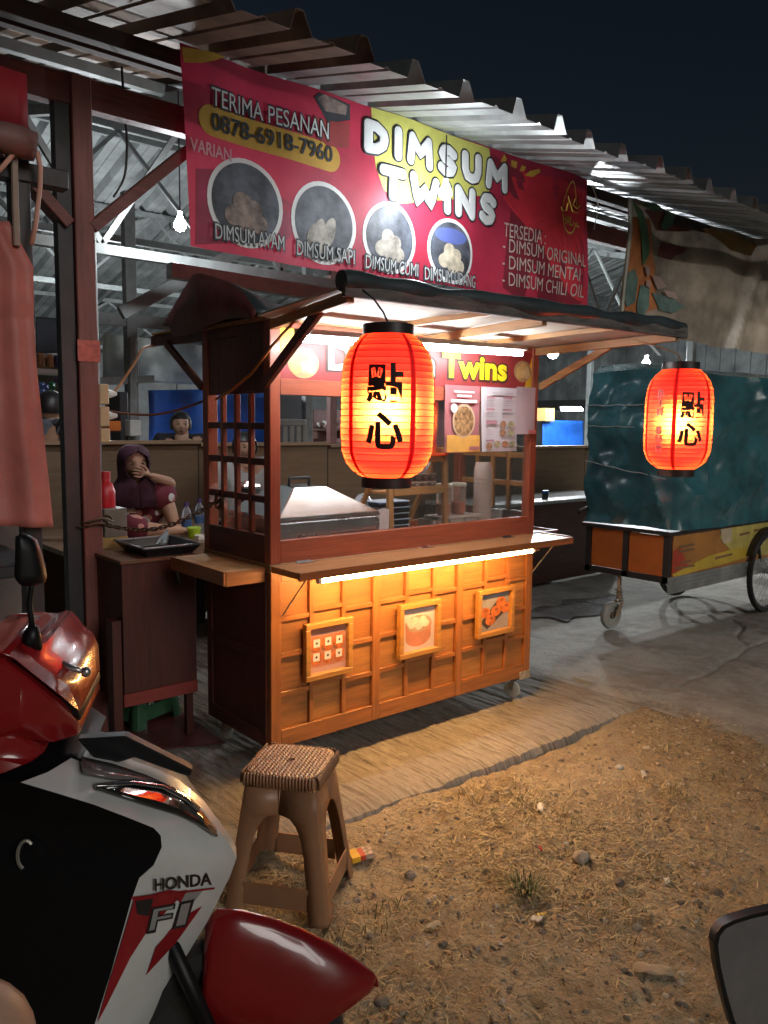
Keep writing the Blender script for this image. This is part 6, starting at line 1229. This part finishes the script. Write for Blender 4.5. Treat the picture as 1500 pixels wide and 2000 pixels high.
# ================================================================== SCOOTER
sc = thing('red_scooter', (-1.05, -1.38, -.06), 'parked red and white scooter filling the lower left corner', 'scooter')
m_bred = M('scooter_red', (.24, .010, .012), rough=.22, var=.08, vscale=3, coat=.6, rvar=.05); m_bwht = M('scooter_white', (.60, .62, .61), rough=.25, var=.06, vscale=5, coat=.5, rvar=.05); m_bblk = M('scooter_black', (.006, .006, .007), rough=.45, var=.1, spec=.3); m_gls = M('smoked_lens', (.02, .018, .015), rough=.06, coat=1.0, var=.05)
SN = ray(440, 1700)*(1, 1, 0); SN /= np.linalg.norm(SN); SR = np.array((SN[1], -SN[0], 0))   # across and along the scooter
SDC = 1.60; SC0 = CAM+SN*SDC                                                   # a point on its centre plane
def dps(x, y, t): d = ray(x, y); return CAM+d*((t-1.66+SDC)/(d@SN))
def mir(P): P = np.array(P, float); return P+2*((SC0-P)@SN)[..., None]*SN
# front fairing: near side, far side and the nose joining them
edge_in = [(40, 1528), (110, 1549), (185, 1572), (250, 1597), (300, 1617), (314, 1632), (316, 1655), (300, 1690), (272, 1715), (256, 1760), (245, 1800), (215, 1905), (182, 2010), (150, 2110)]
edge_out = [(150, 1474), (215, 1488), (285, 1510), (345, 1538), (396, 1580), (428, 1622), (452, 1655), (462, 1675), (450, 1710), (430, 1750), (405, 1800), (350, 1890), (292, 2005), (240, 2110)]
def tf(x, y):
    xi = np.interp(y, [q[1] for q in edge_in], [q[0] for q in edge_in]); xo = np.interp(y, [q[1] for q in edge_out], [q[0] for q in edge_out])
    return 1.50+.14*min(max((x-xi)/max(xo-xi, 5), 0), 1)**1.2
def fp(x, y, d=0): return dps(x, y, tf(x, y)-d)
near_i = np.array([fp(*q) for q in edge_in]); near_o = np.array([fp(*q) for q in edge_out]); near_m = (near_i+near_o)/2-SN*.018
m = MB(); m.grid(np.stack([near_i, near_m, near_o], 0)); nose = (near_o+mir(near_o))/2+SR*.0; fo = mir(near_o)
m.grid(np.stack([near_o, near_o*.45+nose*.55, nose, fo*.45+nose*.55, fo], 0)); m.grid(np.stack([fo, mir(near_m), mir(near_i)], 0))
fair = m.build('front_fairing', m_bwht, sc, smooth='auto', fix=False)
# black inner leg shield
inn = [(dps(x-90 if x > 200 else x-150, y+10, 1.72)) for x, y in edge_in]; mid_ = (near_i+mir(near_i))/2-SR*.42
m = MB(); m.grid(np.stack([near_i+SN*.003, near_i*.72+mid_*.28-SR*.02, mid_*.8+near_i*.2, mid_, mir(near_i)*.5+mid_*.5-SR*.03, mir(near_i)], 0)); m.build('leg_shield', m_bblk, sc, smooth=True, fix=False)
p = dps(62, 1662, 1.585); kh = MB().lathe([(.0, -.006), (.026, -.006), (.028, 0), (.02, .004), (.0, .004)], p, 20, (-SN*.75-SR*.45)).build('key_cover', m_bblk, sc, smooth='auto'); MB().tube([p-SN*.012-SR*.008+_up*.026*math.sin(a)+SR*.014*math.cos(a) for a in np.linspace(.8, 4.4, 12)], .0035, 6).build('key_ring', M('worn_metal', (.4, .38, .33), rough=.4, metal=.6), kh)
def bulge(x, y):
    xi = np.interp(y, [q[1] for q in edge_in], [q[0] for q in edge_in]); xo = np.interp(y, [q[1] for q in edge_out], [q[0] for q in edge_out])
    return .018*max(0, 1-abs((x-xi)/max(20, xo-xi)*2-1))
def decal(name, pts, mat, d=.0035, k=0):
    P = []
    for x, y in pts: P.append((x, y))
    n = len(P); c = np.mean(P, 0); ring = [np.array(P[i])*(1-f)+np.array(P[(i+1) % n])*f for i in range(n) for f in (0, .25, .5, .75)]; m_ = len(ring)
    def srf(q):
        # surface depth of the bulged near side
        b = .018*max(0, 1-abs((q[0]-np.interp(q[1], [y for _, y in edge_in], [x for x, _ in edge_in]))/max(20, (np.interp(q[1], [y for _, y in edge_out], [x for x, _ in edge_out])-np.interp(q[1], [y for _, y in edge_in], [x for x, _ in edge_in])))*2-1))
        return fp(q[0], q[1], b*.95+d+.0012*k)
    V = [srf(c)]+[srf(c*(1-l/3)+q*l/3) for l in (1, 2, 3) for q in ring]; F = [(0, 1+i, 1+(i+1) % m_) for i in range(m_)]+[(1+l*m_+i, 1+l*m_+(i+1) % m_, 1+(l+1)*m_+(i+1) % m_, 1+(l+1)*m_+i) for l in range(2) for i in range(m_)]
    MB().add(V, F).build(name, mat, fair, fix=False)
d_red = M('decal_red', (.26, .012, .018), rough=.25, coat=.4); d_gry = M('decal_grey', (.28, .29, .29), rough=.25, coat=.4); d_blk = M('decal_black', (.02, .02, .022), rough=.3)
decal('red_stripe', [(262, 1756), (330, 1738), (362, 1742), (300, 1800), (255, 1870), (208, 1965), (190, 1998), (214, 1915), (245, 1815)], d_red); decal('red_stripe', [(338, 1742), (366, 1738), (352, 1765)], d_red, k=1); decal('grey_stripe', [(366, 1740), (400, 1735), (378, 1762), (352, 1768)], d_gry)
decal('red_stripe', [(350, 1795), (395, 1770), (345, 1840), (285, 1905), (305, 1850)], d_red); decal('dark_stripe', [(265, 1760), (300, 1755), (290, 1790), (268, 1785)], d_blk, k=1); decal('thin_stripe', [(256, 1752), (420, 1733), (419, 1737), (256, 1757)], d_red, k=2)
def sdec(s, x0, y0, x1, y1, h, mat, d, name='lettering', off=.0012, shear=0.):
    a = fp(x0, y0, d); b = fp(x1, y1, d); v, f = text_mesh(s, .05, off); lo, hi = v.min(0), v.max(0); v = (v-(lo+hi)/2)/(hi-lo); v[:, 0] += shear*v[:, 1]
    P = [fp(x0+(x1-x0)*(u+.5), y0+(y1-y0)*(u+.5)-h*w_, d+bulge(x0+(x1-x0)*(u+.5), y0+(y1-y0)*(u+.5)-h*w_)) for u, w_ in v]; MB().add(P, f).build(name, mat, fair, fix=False)
sdec('HONDA', 302, 1729, 414, 1716, 25, d_blk, .005); sdec('F', 291, 1799, 338, 1790, 50, d_blk, .0055, off=.002, shear=.25); sdec('I', 344, 1789, 372, 1783, 50, d_blk, .0055, off=.002, shear=.6); sdec('F', 296, 1797, 334, 1790, 40, d_gry, .0075, off=.0, shear=.25); sdec('I', 349, 1788, 367, 1784, 40, d_gry, .0075, off=.0, shear=.6)
# smoked lens and black upper panel
def patch(name, A, B, ta, tb, mat, bulge=.0, par=sc, thick=.006, n=3):
    a = np.array([fp(x, y, ta) for x, y in A]); b = np.array([fp(x, y, tb) for x, y in B]); rows = [a*(1-k/n)+b*k/n-SN*bulge*math.sin(math.pi*k/n) for k in range(n+1)]
    return MB().grid(np.stack(rows, 0)).build(name, mat, par, smooth='auto', solid=thick, fix=False)
patch('headlamp_lens', [(190, 1536), (250, 1531), (310, 1536), (355, 1556), (394, 1588), (420, 1618)], [(188, 1538), (240, 1556), (300, 1576), (345, 1590), (390, 1610), (424, 1634)], .012, .022, m_gls, .006); patch('lens_trim', [(185, 1533), (260, 1524), (320, 1532), (365, 1556), (390, 1578)], [(190, 1537), (262, 1533), (315, 1541), (360, 1564), (386, 1586)], .018, .018, M('chrome_trim', (.5, .5, .5), rough=.15, metal=.9), .004)
patch('upper_panel', [(158, 1480), (220, 1494), (285, 1516), (335, 1538), (380, 1572)], [(165, 1508), (215, 1520), (270, 1522), (320, 1532), (372, 1572)], .006, .014, M('panel_pearl', (.16, .14, .14), rough=.2, coat=.5), .003)
vz = MB(); A = [(150, 1444), (245, 1438), (376, 1504), (371, 1518), (350, 1512), (262, 1480), (200, 1500)]; vz.poly([dps(x, y, 1.64+.0001*(x-150)) for x, y in A], SN*.03); vz.build('visor', m_bblk, sc, bevel=.003)
# handlebar cowl
def facet(name, pts, tc_, mat, par=sc):
    P = np.array([dps(x, y, t) for x, y, t in pts]); n = len(P); c = P.mean(0)-SN*tc_; back = P+SN*.27
    m = MB(); V = [c]+list(P)+list(back); m.add(V, [(0, 1+i, 1+(i+1) % n) for i in range(n)]+[(1+i, 1+(i+1) % n, 1+n+(i+1) % n, 1+n+i) for i in range(n)]+[tuple(range(1+n, 1+2*n))]); return m.build(name, mat, par, bevel=.006, smooth='auto')
facet('handlebar_cowl', [(-60, 1275, 1.62), (10, 1262, 1.62), (62, 1260, 1.65), (88, 1250, 1.68), (106, 1268, 1.69), (120, 1286, 1.69), (143, 1306, 1.70), (153, 1330, 1.70), (157, 1394, 1.66), (120, 1362, 1.60), (60, 1315, 1.57), (10, 1275, 1.56), (-60, 1268, 1.56)], .02, m_bred)
facet('cowl_trim', [(-30, 1270, 1.60), (8, 1268, 1.585), (60, 1308, 1.59), (120, 1354, 1.62), (158, 1398, 1.66), (156, 1412, 1.665), (115, 1372, 1.615), (50, 1322, 1.585), (2, 1286, 1.58), (-30, 1280, 1.58)], .0, m_bblk)
facet('handlebar_cowl', [(-60, 1290, 1.57), (2, 1288, 1.57), (50, 1324, 1.565), (112, 1374, 1.60), (154, 1414, 1.66), (157, 1436, 1.66), (108, 1452, 1.62), (60, 1448, 1.58), (0, 1436, 1.56), (-60, 1430, 1.56)], .045, m_bred)
facet('side_panel', [(-80, 1434, 1.56), (8, 1434, 1.56), (46, 1440, 1.57), (92, 1466, 1.60), (60, 1490, 1.57), (10, 1512, 1.55), (-80, 1540, 1.54)], .02, m_bred)
bl = MB(); bl.tube([dps(120, 1296, 1.69), dps(150, 1308, 1.69), dps(163, 1312, 1.69)], .006, 8); bl.ball(dps(168, 1312, 1.69), .0105, 12, 8); bl.build('brake_lever', M('alloy', (.5, .5, .5), rough=.3, metal=.9), sc, smooth=True)
gp = MB().tube([dps(30, 1268, 1.68), dps(70, 1262, 1.68)], .02, 10).build('switch_housing', m_bblk, sc, smooth='auto')
# mirror
mp = [dps(x, y, 1.66) for x, y in ((66, 1246), (60, 1200), (57, 1180), (61, 1150), (66, 1128))]; mr = MB().tube(mp, .0055, 8).build('mirror_stem', m_bblk, sc, smooth=True); MB().tube([dps(62, 1266, 1.665), dps(62, 1240, 1.66), dps(66, 1222, 1.66)], [.020, .017, .010], 10).build('mirror_boot', m_bblk, sc, smooth=True)
G = []
for i, (y, x0, x1) in enumerate(((1046, 34, 41), (1056, 31, 52), (1075, 30, 63), (1100, 29, 74), (1122, 28, 80), (1130, 30, 79), (1138, 36, 70))):
    a, b = dps(x0, y, 1.63), dps(x1, y, 1.70); G.append([a*(1-u)+b*u-(SN*.35-SR*.5)*.05*math.sin(math.pi*u)*(1 if 0 < i < 6 else .2) for u in np.linspace(0, 1, 9)])
MB().grid(G).build('mirror_shell', m_bblk, mr, smooth=True, solid=.014, fix=False)
# front fender, wheel, fork
topc = [(402, 1800, 1.66), (425, 1776, 1.66), (470, 1778, 1.66), (530, 1793, 1.66), (590, 1815, 1.66), (650, 1847, 1.66), (698, 1878, 1.66), (728, 1900, 1.66), (737, 1915, 1.66)]; botc = [(392, 1990, 1.605), (400, 2010, 1.60), (470, 2045, 1.595), (540, 2045, 1.595), (600, 2025, 1.595), (650, 1992, 1.60), (692, 1962, 1.615), (722, 1938, 1.64), (737, 1922, 1.665)]
Tc = np.array([dps(*q) for q in topc]); Bn = np.array([dps(*q) for q in botc]); Bf = mir(Bn); Tc = Tc+((SC0-Tc)@SN)[:, None]*SN; rows = []
for k in range(13):
    a = math.pi*k/12; wn = .5+.5*math.cos(a); up_ = math.sin(a)**.62; B = Bn*wn+Bf*(1-wn); Bc = (Bn+Bf)/2; rows.append(B*(1-up_)+(Tc+(B-Bc)*.55)*up_ if k not in (0, 12) else B)
MB().grid(np.stack(rows, 0)).build('front_fender', m_bred, sc, smooth=True, solid=.004, fix=False)
wc = dps(445, 2080, 1.66); wc = wc+((SC0-wc)@SN)*SN; wc[2] = .190; N = 48; prof = [(.178, -.025), (.215, -.036), (.240, -.026), (.248, 0), (.240, .026), (.215, .036), (.178, .025)]
V = [wc+SR*r*math.cos(2*math.pi*k/N)+np.array((0, 0, r*math.sin(2*math.pi*k/N)))+SN*o for k in range(N) for r, o in prof]; n = len(prof); wh_ = MB().add(V, [(k*n+i, k*n+(i+1) % n, ((k+1) % N)*n+(i+1) % n, ((k+1) % N)*n+i) for k in range(N) for i in range(n)]).build('front_wheel', M('tyre_black', (.015, .015, .016), rough=.8), sc, smooth='auto')
MB().lathe([(.0, -.03), (.05, -.03), (.06, -.015), (.16, -.012), (.177, -.022), (.177, .022), (.16, .012), (.06, .015), (.05, .03), (.0, .03)], wc, 32, SN).build('rim', M('wheel_alloy', (.08, .08, .08), rough=.4, metal=.6), wh_, smooth='auto')
for sg in (-1, 1): MB().tube([wc+SN*sg*.055, wc+SN*sg*.06-SR*.12+(0, 0, .32)], .016, 8).build('fork_leg', m_bblk, sc, smooth=True)
facet('column_cover', [(-120, 1500, 1.62), (20, 1495, 1.62), (120, 1462, 1.64), (175, 1500, 1.60), (60, 1540, 1.56), (30, 1560, 1.55), (-120, 1580, 1.55)], .0, m_bblk)
# floor board and tail out of frame to the left
fbm_ = SC0-SR*.62; fbm_[2] = .22; MB().box(-.30, .30, -.13, .13, 0, .05).build('foot_board', m_bblk, sc) if False else None
B0 = (near_i[-1]+mir(near_i[-1]))/2; q = [B0-SR*.04, B0-SR*.55]; MB().bar((q[0][0], q[0][1], .24), (q[1][0], q[1][1], .24), .26, .06).build('foot_board', m_bblk, sc, bevel=.01)
wr_ = wc-SR*1.24; V = [np.array(v)-SR*1.24 for v in V]; MB().add(V, [(k*n+i, k*n+(i+1) % n, ((k+1) % N)*n+(i+1) % n, ((k+1) % N)*n+i) for k in range(N) for i in range(n)]).build('rear_wheel', MATS['tyre_black'], sc, smooth='auto')
s0 = B0-SR*.5; MB().tube([(s0[0], s0[1], .42), *[(s0-SR*d)*(1, 1, 0)+(0, 0, z_) for d, z_ in ((.15, .52), (.4, .58), (.7, .62))]], [.09, .14, .15, .06], 12).build('rear_body', m_bred, sc, smooth=True); MB().tube([(s0[0], s0[1], .62), *[(s0-SR*d)*(1, 1, 0)+(0, 0, z_) for d, z_ in ((.2, .70), (.6, .74))]], [.06, .10, .05], 10).build('saddle', m_bblk, sc, smooth=True)

# ================================================================== SECOND MOTORBIKE'S MIRROR AND A RIDER'S KNEE
mm2 = thing('motorbike_mirror', dp(1480, 2060, .95), 'black rimmed motorbike mirror cut off at the lower right corner', 'mirror')
out = [(1392, 1842), (1396, 1822), (1408, 1806), (1430, 1795), (1465, 1784), (1510, 1774), (1560, 1768), (1610, 1772), (1640, 1800), (1650, 1850), (1630, 1930), (1590, 2010), (1540, 2060), (1490, 2066), (1450, 2046), (1428, 2005), (1412, 1950), (1398, 1890)]
def mp2(x, y, t): return dp(x, y, t+.0004*(x-1500))
cxy = np.mean(out, 0); O = np.array([mp2(x, y, .95) for x, y in out]); I_ = np.array([mp2(*(np.array(q)*.90+cxy*.10), .948) for q in out]); Bk = np.array([mp2(*(np.array(q)*.93+cxy*.07), .985) for q in out]); Bc = np.array([mp2(*(np.array(q)*.5+cxy*.5), 1.02) for q in out]); n = len(out)
cl = lambda A: np.concatenate([A, A[:1]]); msh = MB().grid(np.stack([cl(I_), cl(O-np.array(_fw)*.003), cl(O+np.array(_fw)*.012), cl(Bk), cl(Bc)], 0)); msh.poly(Bc); msh.build('shell', m_bblk, mm2, smooth='auto', fix=False)
MB().poly(I_+np.array(_fw)*.002).build('mirror_glass', M('dusty_mirror', (.20, .19, .19), rough=.35, metal=.3, var=.12, vscale=9), mm2, fix=False)
MB().tube([mp2(1545, 1950, 1.0), mp2(1560, 2150, 1.0), mp2(1500, 2500, 1.02)], .008, 8).build('stem', m_bblk, mm2, smooth=True)

kn = thing('person', dp(-40, 2300, 1.05), 'bare bent knee of a person cut off at the lower left corner', 'person', 'people in the market')
kc = dp(8, 1996, 1.05); th_ = kc-_r2*.42+np.array((0, 0, .02)); sh_ = kc+np.array((-.03, .02, -.42))
skin_body('leg', [(*th_, .085), (*(th_*.5+kc*.5), .075), (*kc, .060), (*(kc*.75+sh_*.25), .055), (*(kc*.45+sh_*.55), .052), (*sh_, .036), (*(sh_+_rt*.12-(0, 0, .03)), .03)], [(0, 1), (1, 2), (2, 3), (3, 4), (4, 5), (5, 6)], m_skin2, kn)
